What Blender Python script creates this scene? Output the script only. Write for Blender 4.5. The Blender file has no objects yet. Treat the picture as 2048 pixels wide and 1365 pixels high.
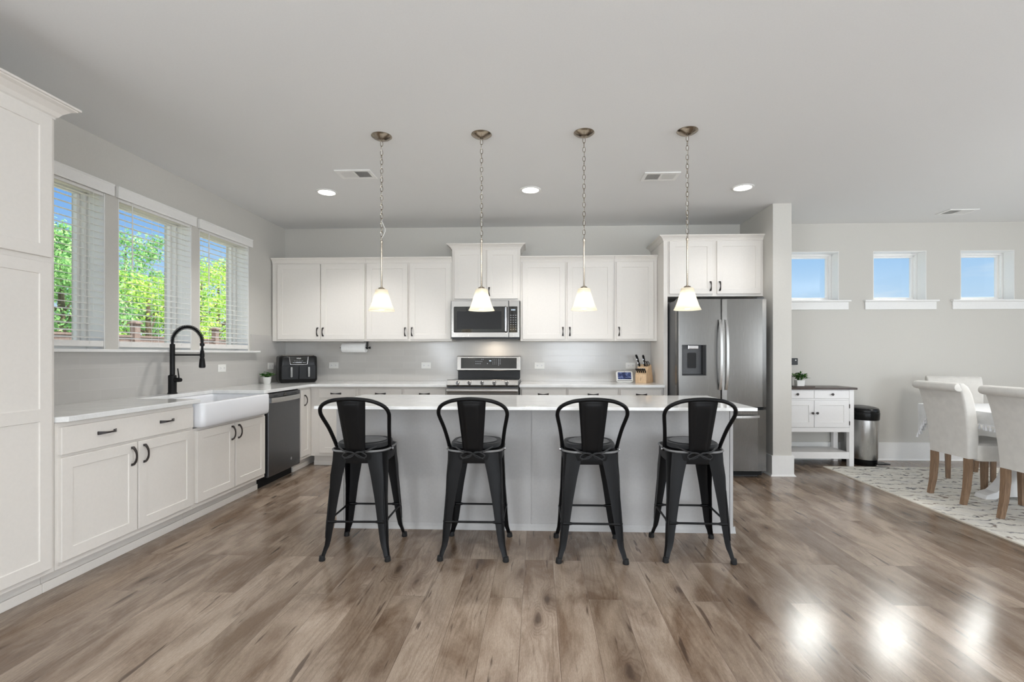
import bpy, bmesh, math, random
from mathutils import Vector, Matrix
PI = math.pi
random.seed(7)
S = bpy.context.scene
C = S.collection

# ------------------------------------------------------------------ camera, world, sun, window light, exposure
cam_d = bpy.data.cameras.new('camera')
cam = bpy.data.objects.new('camera', cam_d)
C.objects.link(cam)
cam.location = (0, 0, 1.23)
cam.rotation_euler = (PI / 2, 0, 0.0383)
cam_d.sensor_width = 36
cam_d.lens = 965 / 2048 * 36
cam_d.shift_x = -0.00698
cam_d.shift_y = 0.01265
cam_d.clip_start = 0.05
S.camera = cam
S.view_settings.view_transform = 'Standard'
S.view_settings.look = 'None'
S.view_settings.gamma = 1
S.view_settings.use_curve_mapping = False
S.view_settings.exposure = 0.04

W = bpy.data.worlds.new('sky')
S.world = W
W.use_nodes = True
nt = W.node_tree
nt.nodes.clear()
def wn(t, **k):
    n = nt.nodes.new(t)
    for a, b in k.items(): setattr(n, a, b)
    return n
tc = wn('ShaderNodeTexCoord'); sep = wn('ShaderNodeSeparateXYZ'); ramp = wn('ShaderNodeValToRGB')
bg = wn('ShaderNodeBackground'); out = wn('ShaderNodeOutputWorld')
nt.links.new(tc.outputs['Generated'], sep.inputs[0]); nt.links.new(sep.outputs['Z'], ramp.inputs[0])
cr = ramp.color_ramp
cr.elements[0].position = 0.0; cr.elements[0].color = (0.66, 0.79, 0.96, 1)
cr.elements[1].position = 1.0; cr.elements[1].color = (1.0, 1.0, 1.0, 1)
for p, c in ((0.10, (0.50, 0.71, 0.95, 1)), (0.17, (0.36, 0.61, 0.94, 1)), (0.26, (0.15, 0.39, 0.90, 1)), (0.36, (0.15, 0.38, 0.86, 1)), (0.55, (0.95, 0.97, 1.0, 1))):
    e = cr.elements.new(p); e.color = c
nz = wn('ShaderNodeTexNoise'); mp = wn('ShaderNodeMapping'); cl = wn('ShaderNodeValToRGB'); mx = wn('ShaderNodeMix', data_type='RGBA')
mp.inputs['Scale'].default_value = (3.0, 3.0, 14.0); nz.inputs['Scale'].default_value = 2.2; nz.inputs['Detail'].default_value = 6
nt.links.new(tc.outputs['Generated'], mp.inputs[0]); nt.links.new(mp.outputs[0], nz.inputs['Vector']); nt.links.new(nz.outputs[0], cl.inputs[0])
cl.color_ramp.elements[0].position = 0.56; cl.color_ramp.elements[0].color = (0, 0, 0, 1)
cl.color_ramp.elements[1].position = 0.78; cl.color_ramp.elements[1].color = (0.6, 0.6, 0.6, 1)
nt.links.new(cl.outputs[0], mx.inputs['Factor']); nt.links.new(ramp.outputs[0], mx.inputs['A']); mx.inputs['B'].default_value = (0.85, 0.9, 0.97, 1)
# added glowing sky patch, out of view, for window reflections on the floor
dotn = wn('ShaderNodeVectorMath', operation='DOT_PRODUCT'); dotn.inputs[1].default_value = Vector((0.50, 0.70, 0.50)).normalized()
nt.links.new(tc.outputs['Generated'], dotn.inputs[0])
cb1 = wn('ShaderNodeMapRange', interpolation_type='SMOOTHSTEP'); cb1.inputs[1].default_value = 0.930; cb1.inputs[2].default_value = 0.965; nt.links.new(dotn.outputs['Value'], cb1.inputs[0])
el = wn('ShaderNodeMapRange', interpolation_type='SMOOTHSTEP'); el.inputs[1].default_value = 0.27; el.inputs[2].default_value = 0.36; nt.links.new(sep.outputs['Z'], el.inputs[0])
mu = wn('ShaderNodeMath', operation='MULTIPLY'); nt.links.new(cb1.outputs[0], mu.inputs[0]); nt.links.new(el.outputs[0], mu.inputs[1])
mx2 = wn('ShaderNodeMix', data_type='RGBA'); nt.links.new(mu.outputs[0], mx2.inputs['Factor']); nt.links.new(mx.outputs['Result'], mx2.inputs['A']); mx2.inputs['B'].default_value = (28.0, 28.0, 27.4, 1)
nt.links.new(mx2.outputs['Result'], bg.inputs[0]); bg.inputs[1].default_value = 1.0; nt.links.new(bg.outputs[0], out.inputs[0])

def area_light(name, loc, rot, sx, sy, power, col=(1, 1, 1)):
    d = bpy.data.lights.new(name, 'AREA'); d.shape = 'RECTANGLE'; d.size = sx; d.size_y = sy; d.energy = power; d.color = col
    o = bpy.data.objects.new(name, d); o.location = loc; o.rotation_euler = rot; C.objects.link(o); return o
sd = bpy.data.lights.new('sun', 'SUN'); sd.energy = 7.5; sd.angle = 0.01; sd.color = (1, 0.96, 0.88)
sun = bpy.data.objects.new('sun', sd); C.objects.link(sun)
sun.rotation_euler = Vector((-0.50, 0.36, -0.80)).to_track_quat('-Z', 'Y').to_euler()
# daylight of the big rear glass doors and of the dining room's side windows
DAY = (0.895, 0.96, 1.035)
TILT = math.radians(28)          # upward aim added to these lamps to brighten the ceiling
for x, p in ((1.05, 125), (2.85, 24)):
    area_light('rear_window_daylight', (x, -3.5, 1.22), (PI / 2 + TILT, 0, 0), 1.7, 2.1, p, DAY)
for y, p in ((-2.3, 95), (0.9, 78), (3.9, 4)):
    area_light('side_window_daylight', (6.6, y, 1.45), (PI / 2 + TILT, 0, PI / 2), 2.0, 1.5, p, DAY)
area_light('living_room_window_daylight', (-2.75, -2.0, 1.45), (PI / 2 + TILT, 0, -PI / 2), 2.0, 1.5, 185, DAY)

# ------------------------------------------------------------------ materials
def lin(r, g, b):
    f = lambda v: (v / 255 / 12.92) if v / 255 <= 0.04045 else ((v / 255 + 0.055) / 1.055) ** 2.4
    return (f(r), f(g), f(b), 1)
class NT:
    def __init__(s, name):
        s.m = bpy.data.materials.new(name); s.m.use_nodes = True; s.t = s.m.node_tree; s.t.nodes.clear()
        s.out = s.n('ShaderNodeOutputMaterial')
    def n(s, typ, **k):
        n = s.t.nodes.new(typ)
        for a, b in k.items(): setattr(n, a, b)
        return n
    def l(s, a, b): s.t.links.new(a, b)
    def v(s, node, **k):
        for a, b in k.items(): node.inputs[a.replace('_', ' ')].default_value = b
        return node
    def math(s, op, a, b=None, c=None):
        n = s.n('ShaderNodeMath', operation=op)
        for i, x in enumerate((a, b, c)):
            if x is None: continue
            if isinstance(x, (int, float)): n.inputs[i].default_value = x
            else: s.l(x, n.inputs[i])
        return n.outputs[0]
    def ramp(s, fac, stops, interp='LINEAR'):
        r = s.n('ShaderNodeValToRGB'); r.color_ramp.interpolation = interp
        e = r.color_ramp.elements
        e[0].position, e[0].color = stops[0]; e[1].position, e[1].color = stops[-1]
        for p, c in stops[1:-1]:
            x = e.new(p); x.color = c
        s.l(fac, r.inputs[0]); return r.outputs[0]
    def mix(s, fac, a, b, mode='MIX'):
        n = s.n('ShaderNodeMix', data_type='RGBA', blend_type=mode)
        for k, x in (('Factor', fac), ('A', a), ('B', b)):
            if isinstance(x, (int, float, tuple)): n.inputs[k].default_value = x
            else: s.l(x, n.inputs[k])
        return n.outputs['Result']
    def principled(s, col=None, rough=0.5, metal=0.0, **k):
        p = s.n('ShaderNodeBsdfPrincipled'); p.inputs['Roughness'].default_value = rough; p.inputs['Metallic'].default_value = metal
        if col is not None:
            if isinstance(col, tuple): p.inputs['Base Color'].default_value = col
            else: s.l(col, p.inputs['Base Color'])
        for a, b in k.items(): p.inputs[a.replace('_', ' ')].default_value = b
        s.l(p.outputs[0], s.out.inputs[0]); return p
    def pos(s, scale=(1, 1, 1), obj=False):
        m = s.n('ShaderNodeMapping'); m.inputs['Scale'].default_value = scale
        src = s.n('ShaderNodeTexCoord').outputs['Object'] if obj else s.n('ShaderNodeNewGeometry').outputs['Position']
        s.l(src, m.inputs[0]); return m.outputs[0]
    def noise(s, vec, scale=5, detail=3, rough=0.5, dist=0.0):
        n = s.n('ShaderNodeTexNoise'); n.inputs['Scale'].default_value = scale; n.inputs['Detail'].default_value = detail
        n.inputs['Roughness'].default_value = rough; n.inputs['Distortion'].default_value = dist; s.l(vec, n.inputs['Vector']); return n.outputs[0]
    def bump(s, p, h, strength=0.2, dist=0.01):
        b = s.n('ShaderNodeBump'); b.inputs['Strength'].default_value = strength; b.inputs['Distance'].default_value = dist
        s.l(h, b.inputs['Height']); s.l(b.outputs[0], p.inputs['Normal'])

def paint(name, col, rough=0.5, var=0.03, bump=0.05, scale=60):
    t = NT(name); v = t.pos()
    n = t.noise(v, scale, 3)
    a = tuple(x * (1 - var) for x in col[:3]) + (1,); b = tuple(min(1, x * (1 + var)) for x in col[:3]) + (1,)
    p = t.principled(t.ramp(n, [(0.35, a), (0.65, b)]), rough)
    if bump: t.bump(p, n, bump, 0.002)
    return t.m
def brushed(name, col, rough, sc=(4, 4, 400), aniso=0.5, amount=0.05):
    t = NT(name); n = t.noise(t.pos(sc), 3, 4, 0.6)
    a = tuple(x * (1 - amount) for x in col[:3]) + (1,); b = tuple(min(1, x * (1 + amount)) for x in col[:3]) + (1,)
    p = t.principled(t.ramp(n, [(0.3, a), (0.7, b)]), rough, 1.0)
    p.inputs['Anisotropic'].default_value = aniso
    t.l(t.ramp(n, [(0.2, (rough * .8,) * 3 + (1,)), (0.8, (rough * 1.25,) * 3 + (1,))]), p.inputs['Roughness'])
    return t.m

M = {}
M['wall'] = paint('wall_paint', lin(203, 200, 193), 0.85, 0.012, 0.04, 90)
M['ceiling'] = paint('ceiling_paint', lin(227, 227, 226), 0.95, 0.01, 0.05, 120)
M['trim'] = paint('trim_white', lin(234, 233, 230), 0.4, 0.01, 0)
M['cab'] = paint('cabinet_white', lin(231, 226, 219), 0.42, 0.01, 0)
M['island'] = paint('island_grey', lin(174, 172, 170), 0.45, 0.02, 0)
M['porcelain'] = paint('porcelain', lin(238, 239, 242), 0.08, 0.0, 0)
M['plastic_white'] = paint('white_plastic', lin(232, 231, 226), 0.35, 0.0, 0)
M['blind'] = paint('blind_white', lin(236, 234, 230), 0.5, 0.01, 0)
M['sideboard'] = paint('sideboard_white', lin(230, 228, 226), 0.4, 0.01, 0)
M['blackmetal'] = paint('black_metal', lin(9, 9, 10), 0.46, 0.1, 0)
M['blackmetal'].node_tree.nodes['Principled BSDF'].inputs['Specular IOR Level'].default_value = 0.22
M['matteblack'] = paint('matte_black', lin(10, 10, 11), 0.42, 0.05, 0)
M['matteblack'].node_tree.nodes['Principled BSDF'].inputs['Specular IOR Level'].default_value = 0.28
M['bronze'] = paint('dark_bronze', lin(43, 36, 34), 0.35, 0.1, 0)
M['rubber'] = paint('black_rubber', lin(15, 15, 16), 0.7, 0.05, 0)
M['blackplastic'] = paint('black_plastic', lin(13, 13, 14), 0.3, 0.05, 0)
M['blackplastic'].node_tree.nodes['Principled BSDF'].inputs['Specular IOR Level'].default_value = 0.3
M['greyplastic'] = paint('grey_plastic', lin(70, 71, 73), 0.35, 0.05, 0)
M['duct'] = paint('duct_grey', lin(150, 150, 152), 0.6, 0, 0)
M['darkgap'] = paint('dark_gap', lin(12, 12, 13), 0.8, 0, 0)
M['steel'] = brushed('stainless_steel', lin(112, 110, 107), 0.24, (260, 260, 3))
M['steelh'] = brushed('stainless_horizontal', lin(150, 147, 143), 0.22, (3, 3, 260))
M['darksteel'] = brushed('slate_steel', lin(112, 114, 118), 0.3, (3, 3, 260))
M['binsteel'] = brushed('bin_steel', lin(205, 205, 204), 0.30, (60, 60, 2), 0.3, 0.015)
M['nickel'] = brushed('brushed_nickel', lin(156, 145, 131), 0.22, (60, 60, 60), 0.2, 0.05)
M['chrome'] = brushed('bright_chrome', lin(215, 215, 218), 0.12, (20, 20, 20), 0, 0.02)
M['seatrim'] = paint('grey_seat_rim', lin(118, 118, 118), 0.4, 0.06, 0)
def blackglass():
    t = NT('black_glass'); t.principled(lin(10, 10, 11), 0.06, 0.0, Specular_IOR_Level=0.6); return t.m
M['blackglass'] = blackglass()
def emit(name, col, s):
    t = NT(name); e = t.n('ShaderNodeEmission'); e.inputs[0].default_value = col; e.inputs[1].default_value = s; t.l(e.outputs[0], t.out.inputs[0]); return t.m
M['bulb'] = emit('bulb_glow', (1, 0.92, 0.76, 1), 14)
M['led'] = emit('downlight_glow', (1, 0.97, 0.92, 1), 9)
M['mark'] = emit('panel_marks', (0.8, 0.85, 0.9, 1), 0.5)
M['clock'] = emit('panel_clock', (0.75, 0.88, 1.0, 1), 0.9)
def screen():
    t = NT('screen_picture'); v = t.pos((9, 9, 22))
    c = t.ramp(t.noise(v, 3, 4), [(0.3, lin(14, 18, 34)), (0.52, lin(44, 60, 110)), (0.75, lin(150, 165, 205))])
    p = t.principled((0.01, 0.01, 0.012, 1), 0.1)
    t.l(c, p.inputs['Emission Color']); p.inputs['Emission Strength'].default_value = 0.8; return t.m
M['screen'] = screen()
def glasspane():
    t = NT('window_glass'); tr = t.n('ShaderNodeBsdfTransparent'); tr.inputs[0].default_value = (0.97, 0.985, 0.98, 1)
    g = t.n('ShaderNodeBsdfGlossy'); g.inputs['Roughness'].default_value = 0.02
    m = t.n('ShaderNodeMixShader'); m.inputs[0].default_value = 0.04
    t.l(tr.outputs[0], m.inputs[1]); t.l(g.outputs[0], m.inputs[2]); t.l(m.outputs[0], t.out.inputs[0]); return t.m
M['glass'] = glasspane()
def shade():
    t = NT('frosted_shade'); d = t.n('ShaderNodeBsdfDiffuse'); d.inputs[0].default_value = (0.88, 0.85, 0.78, 1)
    tl = t.n('ShaderNodeBsdfTranslucent'); tl.inputs[0].default_value = (0.97, 0.93, 0.83, 1)
    m = t.n('ShaderNodeMixShader'); m.inputs[0].default_value = 0.62
    g = t.n('ShaderNodeBsdfGlossy'); g.inputs['Roughness'].default_value = 0.15
    m2 = t.n('ShaderNodeMixShader'); m2.inputs[0].default_value = 0.05
    t.l(d.outputs[0], m.inputs[1]); t.l(tl.outputs[0], m.inputs[2]); t.l(m.outputs[0], m2.inputs[1]); t.l(g.outputs[0], m2.inputs[2])
    t.l(m2.outputs[0], t.out.inputs[0]); return t.m
M['shade'] = shade()
def quartz():
    t = NT('white_quartz'); v = t.pos()
    a = t.noise(v, 9, 6, 0.6); b = t.noise(v, 260, 2)
    c = t.mix(0.35, t.ramp(a, [(0.35, lin(228, 228, 226)), (0.7, lin(244, 244, 242))]), t.ramp(b, [(0.35, lin(226, 226, 224)), (0.6, lin(246, 246, 244))]))
    t.principled(c, 0.07); return t.m
M['quartz'] = quartz()
def tile(name, axis):
    t = NT(name); g = t.n('ShaderNodeNewGeometry'); s = t.n('ShaderNodeSeparateXYZ'); cb = t.n('ShaderNodeCombineXYZ')
    t.l(g.outputs['Position'], s.inputs[0]); t.l(s.outputs[axis], cb.inputs[0]); t.l(s.outputs['Z'], cb.inputs[1])
    off = t.n('ShaderNodeMapping'); off.inputs['Location'].default_value = (10.0, 0.007, 0); t.l(cb.outputs[0], off.inputs[0])
    b = t.n('ShaderNodeTexBrick'); b.offset = 0.5
    b.inputs['Scale'].default_value = 1; b.inputs['Brick Width'].default_value = 0.305; b.inputs['Row Height'].default_value = 0.076
    b.inputs['Mortar Size'].default_value = 0.0014; b.inputs['Mortar Smooth'].default_value = 0.3; b.inputs['Bias'].default_value = 0
    b.inputs['Color1'].default_value = lin(190, 187, 182); b.inputs['Color2'].default_value = lin(194, 191, 186); b.inputs['Mortar'].default_value = lin(203, 200, 195)
    t.l(off.outputs[0], b.inputs['Vector'])
    p = t.principled(b.outputs['Color'], 0.16)
    inv = t.math('SUBTRACT', 1.0, b.outputs['Fac'])
    wob = t.math('ADD', inv, t.math('MULTIPLY', t.noise(off.outputs[0], 9, 1), 0.6))
    t.bump(p, wob, 0.25, 0.002); return t.m
M['tile_back'] = tile('subway_tile_back', 'X'); M['tile_left'] = tile('subway_tile_left', 'Y')
def floor_mat():
    t = NT('wood_plank_floor'); g = t.n('ShaderNodeNewGeometry'); s = t.n('ShaderNodeSeparateXYZ'); t.l(g.outputs['Position'], s.inputs[0])
    cb = t.n('ShaderNodeCombineXYZ'); t.l(t.math('ADD', s.outputs['Y'], 20.3), cb.inputs[0]); t.l(t.math('ADD', s.outputs['X'], 20.04), cb.inputs[1])
    b = t.n('ShaderNodeTexBrick'); b.offset = 0.37; b.offset_frequency = 3; b.squash = 1
    for k, v in (('Scale', 1), ('Brick Width', 1.22), ('Row Height', 0.165), ('Mortar Size', 0.0011), ('Mortar Smooth', 0.1), ('Bias', 0.0)): b.inputs[k].default_value = v
    b.inputs['Color1'].default_value = (0, 0, 0, 1); b.inputs['Color2'].default_value = (1, 1, 1, 1); b.inputs['Mortar'].default_value = (0.5, 0.5, 0.5, 1)
    t.l(cb.outputs[0], b.inputs['Vector'])
    seed = t.n('ShaderNodeSeparateColor'); t.l(b.outputs['Color'], seed.inputs[0]); seed = seed.outputs[0]
    # board coordinates, shifted per plank
    px = t.math('ADD', s.outputs['X'], t.math('MULTIPLY', seed, 31.7)); py = t.math('ADD', s.outputs['Y'], t.math('MULTIPLY', seed, 57.3))
    v = t.n('ShaderNodeCombineXYZ'); t.l(px, v.inputs[0]); t.l(py, v.inputs[1]); t.l(seed, v.inputs[2])
    def mapped(sc):
        m = t.n('ShaderNodeMapping'); m.inputs['Scale'].default_value = sc; t.l(v.outputs[0], m.inputs[0]); return m.outputs[0]
    # knots
    vo = t.n('ShaderNodeTexVoronoi', feature='F1'); vo.inputs['Scale'].default_value = 1; vo.inputs['Randomness'].default_value = 1
    wob = t.n('ShaderNodeVectorMath', operation='ADD'); nn = t.n('ShaderNodeTexNoise'); nn.inputs['Scale'].default_value = 5; t.l(mapped((3, 1.2, 1)), nn.inputs['Vector'])
    sc = t.n('ShaderNodeVectorMath', operation='SCALE'); sc.inputs['Scale'].default_value = 0.22; t.l(nn.outputs['Color'], sc.inputs[0])
    t.l(mapped((6.2, 2.1, 1)), wob.inputs[0]); t.l(sc.outputs[0], wob.inputs[1]); t.l(wob.outputs[0], vo.inputs['Vector'])
    dist = vo.outputs['Distance']
    pick = t.n('ShaderNodeSeparateColor'); t.l(vo.outputs['Color'], pick.inputs[0])
    on = t.math('GREATER_THAN', pick.outputs[0], 0.4)
    halo = t.math('MULTIPLY', on, t.ramp(dist, [(0.0, (1, 1, 1, 1)), (0.42, (0, 0, 0, 1))], 'EASE'))
    core = t.math('MULTIPLY', on, t.ramp(dist, [(0.04, (1, 1, 1, 1)), (0.15, (0, 0, 0, 1))], 'EASE'))
    # growth-ring grain that bends round the knots
    warp = t.noise(mapped((3.2, 0.55, 1)), 1.6, 3, 0.5)
    ph = t.math('ADD', t.math('MULTIPLY', px, 230.0), t.math('ADD', t.math('MULTIPLY', warp, 85.0), t.math('MULTIPLY', halo, 30.0)))
    ring = t.math('POWER', t.math('MULTIPLY_ADD', t.math('SINE', ph), 0.5, 0.5), 2.5)
    fine = t.noise(mapped((230, 8.0, 1)), 1.0, 5, 0.7)
    micro = t.noise(mapped((420, 70, 1)), 1.0, 2, 0.6)
    broad = t.noise(mapped((4.6, 1.5, 1)), 1.3, 5, 0.58, 0.6)
    crack = t.noise(mapped((30, 3.0, 1)), 1.1, 2, 0.5)
    ringmask = t.ramp(t.noise(mapped((4.5, 0.9, 1)), 1.1, 2), [(0.40, (0.12,) * 3 + (1,)), (0.60, (1, 1, 1, 1))])
    base = t.ramp(seed, [(0.0, lin(144, 127, 111)), (0.25, lin(166, 149, 132)), (0.55, lin(180, 163, 146)), (0.8, lin(155, 138, 121)), (1.0, lin(173, 156, 139))])
    base = t.mix(t.ramp(broad, [(0.36, (1, 1, 1, 1)), (0.62, (0, 0, 0, 1))]), base, t.mix(1.0, base, lin(186, 174, 163), 'MULTIPLY'))
    base = t.mix(t.math('MULTIPLY', t.math('MULTIPLY', ring, ringmask), 0.32), base, t.mix(1.0, base, lin(176, 164, 152), 'MULTIPLY'))
    base = t.mix(t.ramp(fine, [(0.36, (0.2,) * 3 + (1,)), (0.58, (0, 0, 0, 1))]), base, t.mix(1.0, base, lin(168, 156, 146), 'MULTIPLY'))
    base = t.mix(t.ramp(micro, [(0.4, (0.3,) * 3 + (1,)), (0.6, (0, 0, 0, 1))]), base, t.mix(1.0, base, lin(190, 180, 172), 'MULTIPLY'))
    base = t.mix(t.math('MULTIPLY', halo, 0.7), base, t.mix(1.0, base, lin(160, 142, 128), 'MULTIPLY'))
    base = t.mix(t.math('MULTIPLY', core, 0.75), base, lin(72, 58, 47))
    base = t.mix(t.ramp(crack, [(0.665, (0, 0, 0, 1)), (0.72, (0.75,) * 3 + (1,))]), base, lin(66, 52, 42))
    base = t.mix(t.math('MULTIPLY', b.outputs['Fac'], 0.5), base, lin(74, 61, 51))
    p = t.principled(base, 0.25)
    t.l(t.ramp(fine, [(0.3, (0.175,) * 3 + (1,)), (0.7, (0.23,) * 3 + (1,))]), p.inputs['Roughness'])
    t.bump(p, t.math('ADD', t.math('MULTIPLY', fine, 0.5), t.math('MULTIPLY', b.outputs['Fac'], -1.0)), 0.06, 0.002); return t.m
M['floor'] = floor_mat()
def wood(name, a, b_, sc, rough=0.5):
    t = NT(name); n = t.noise(t.pos(sc, True), 3, 5, 0.6, 0.6)
    p = t.principled(t.ramp(n, [(0.3, a), (0.7, b_)]), rough); t.bump(p, n, 0.1, 0.002); return t.m
M['legwood'] = wood('chair_leg_wood', lin(108, 84, 64), lin(150, 122, 96), (40, 40, 3))
M['blockwood'] = wood('knife_block_wood', lin(208, 172, 132), lin(236, 206, 168), (30, 30, 5))
M['topwood'] = wood('dark_top_wood', lin(46, 34, 27), lin(74, 56, 44), (4, 50, 50), 0.3)
M['fence'] = wood('fence_wood', lin(84, 68, 62), lin(122, 102, 95), (14, 14, 2), 0.8)
M['bark'] = wood('bark', lin(70, 58, 46), lin(116, 98, 80), (12, 12, 3), 0.9)
def fabric(name, a, b_, sc=420, rough=0.9):
    t = NT(name); v = t.pos((1, 1, 1), True); n = t.noise(v, sc, 2); k = t.noise(v, 18, 3)
    c = t.mix(0.5, t.ramp(n, [(0.3, a), (0.7, b_)]), t.ramp(k, [(0.3, a), (0.7, b_)]))
    p = t.principled(c, rough, 0, Sheen_Weight=0.15); t.bump(p, n, 0.25, 0.002); return t.m
M['linen'] = fabric('grey_linen', lin(206, 203, 197), lin(222, 219, 213))
M['cushion'] = fabric('charcoal_fabric', lin(78, 78, 79), lin(112, 112, 113))
M['piping'] = fabric('black_fabric', lin(20, 20, 21), lin(34, 34, 35))
M['cloth'] = fabric('table_linen', lin(206, 206, 204), lin(226, 227, 228), 300)
M['tassel'] = fabric('white_cotton', lin(226, 227, 230), lin(242, 242, 244))
M['paper'] = fabric('paper_towel', lin(232, 232, 230), lin(243, 243, 242), 200)
def rug():
    t = NT('patterned_rug'); v = t.pos()
    w = t.n('ShaderNodeTexWave', wave_type='RINGS'); w.inputs['Scale'].default_value = 2.6; w.inputs['Distortion'].default_value = 9; w.inputs['Detail'].default_value = 3; w.inputs['Detail Scale'].default_value = 2.2
    t.l(v, w.inputs['Vector'])
    n = t.noise(v, 7, 4, 0.6); f = t.noise(v, 24, 3, 0.7)
    vine = t.math('MULTIPLY', t.ramp(w.outputs[0], [(0.80, (0, 0, 0, 1)), (0.95, (1, 1, 1, 1))]), t.ramp(f, [(0.42, (0, 0, 0, 1)), (0.56, (1, 1, 1, 1))]))
    base = t.ramp(n, [(0.35, lin(218, 213, 203)), (0.5, lin(232, 228, 218)), (0.68, lin(212, 209, 204))])
    c = t.mix(vine, base, t.ramp(t.noise(v, 5, 2), [(0.42, lin(84, 86, 92)), (0.6, lin(138, 122, 108))]))
    p = t.principled(c, 0.95); t.bump(p, t.noise(v, 500, 2), 0.3, 0.003); return t.m
M['rug'] = rug()
M['rugedge'] = fabric('rug_binding', lin(206, 198, 182), lin(220, 212, 198))
def leaf(name, a, b_, c_, tr=0.35):
    t = NT(name); oi = t.n('ShaderNodeNewGeometry')
    r = t.ramp(oi.outputs['Random Per Island'], [(0.0, a), (0.5, b_), (1.0, c_)])
    d = t.n('ShaderNodeBsdfDiffuse'); tl = t.n('ShaderNodeBsdfTranslucent'); m = t.n('ShaderNodeMixShader'); m.inputs[0].default_value = tr
    t.l(r, d.inputs[0]); t.l(r, tl.inputs[0]); t.l(d.outputs[0], m.inputs[1]); t.l(tl.outputs[0], m.inputs[2]); t.l(m.outputs[0], t.out.inputs[0]); return t.m
M['leaf'] = leaf('tree_leaf', lin(120, 168, 72), lin(170, 208, 92), lin(222, 234, 140))
M['leafdark'] = leaf('tree_leaf_dark', lin(92, 146, 88), lin(140, 190, 118), lin(190, 222, 158))
M['potleaf'] = leaf('house_plant_leaf', lin(30, 62, 30), lin(58, 104, 46), lin(112, 156, 78), 0.2)
M['grass'] = paint('lawn', lin(158, 158, 132), 0.9, 0.3, 0.2, 30)
M['soil'] = paint('soil', lin(36, 30, 26), 0.9, 0.2, 0)

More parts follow.
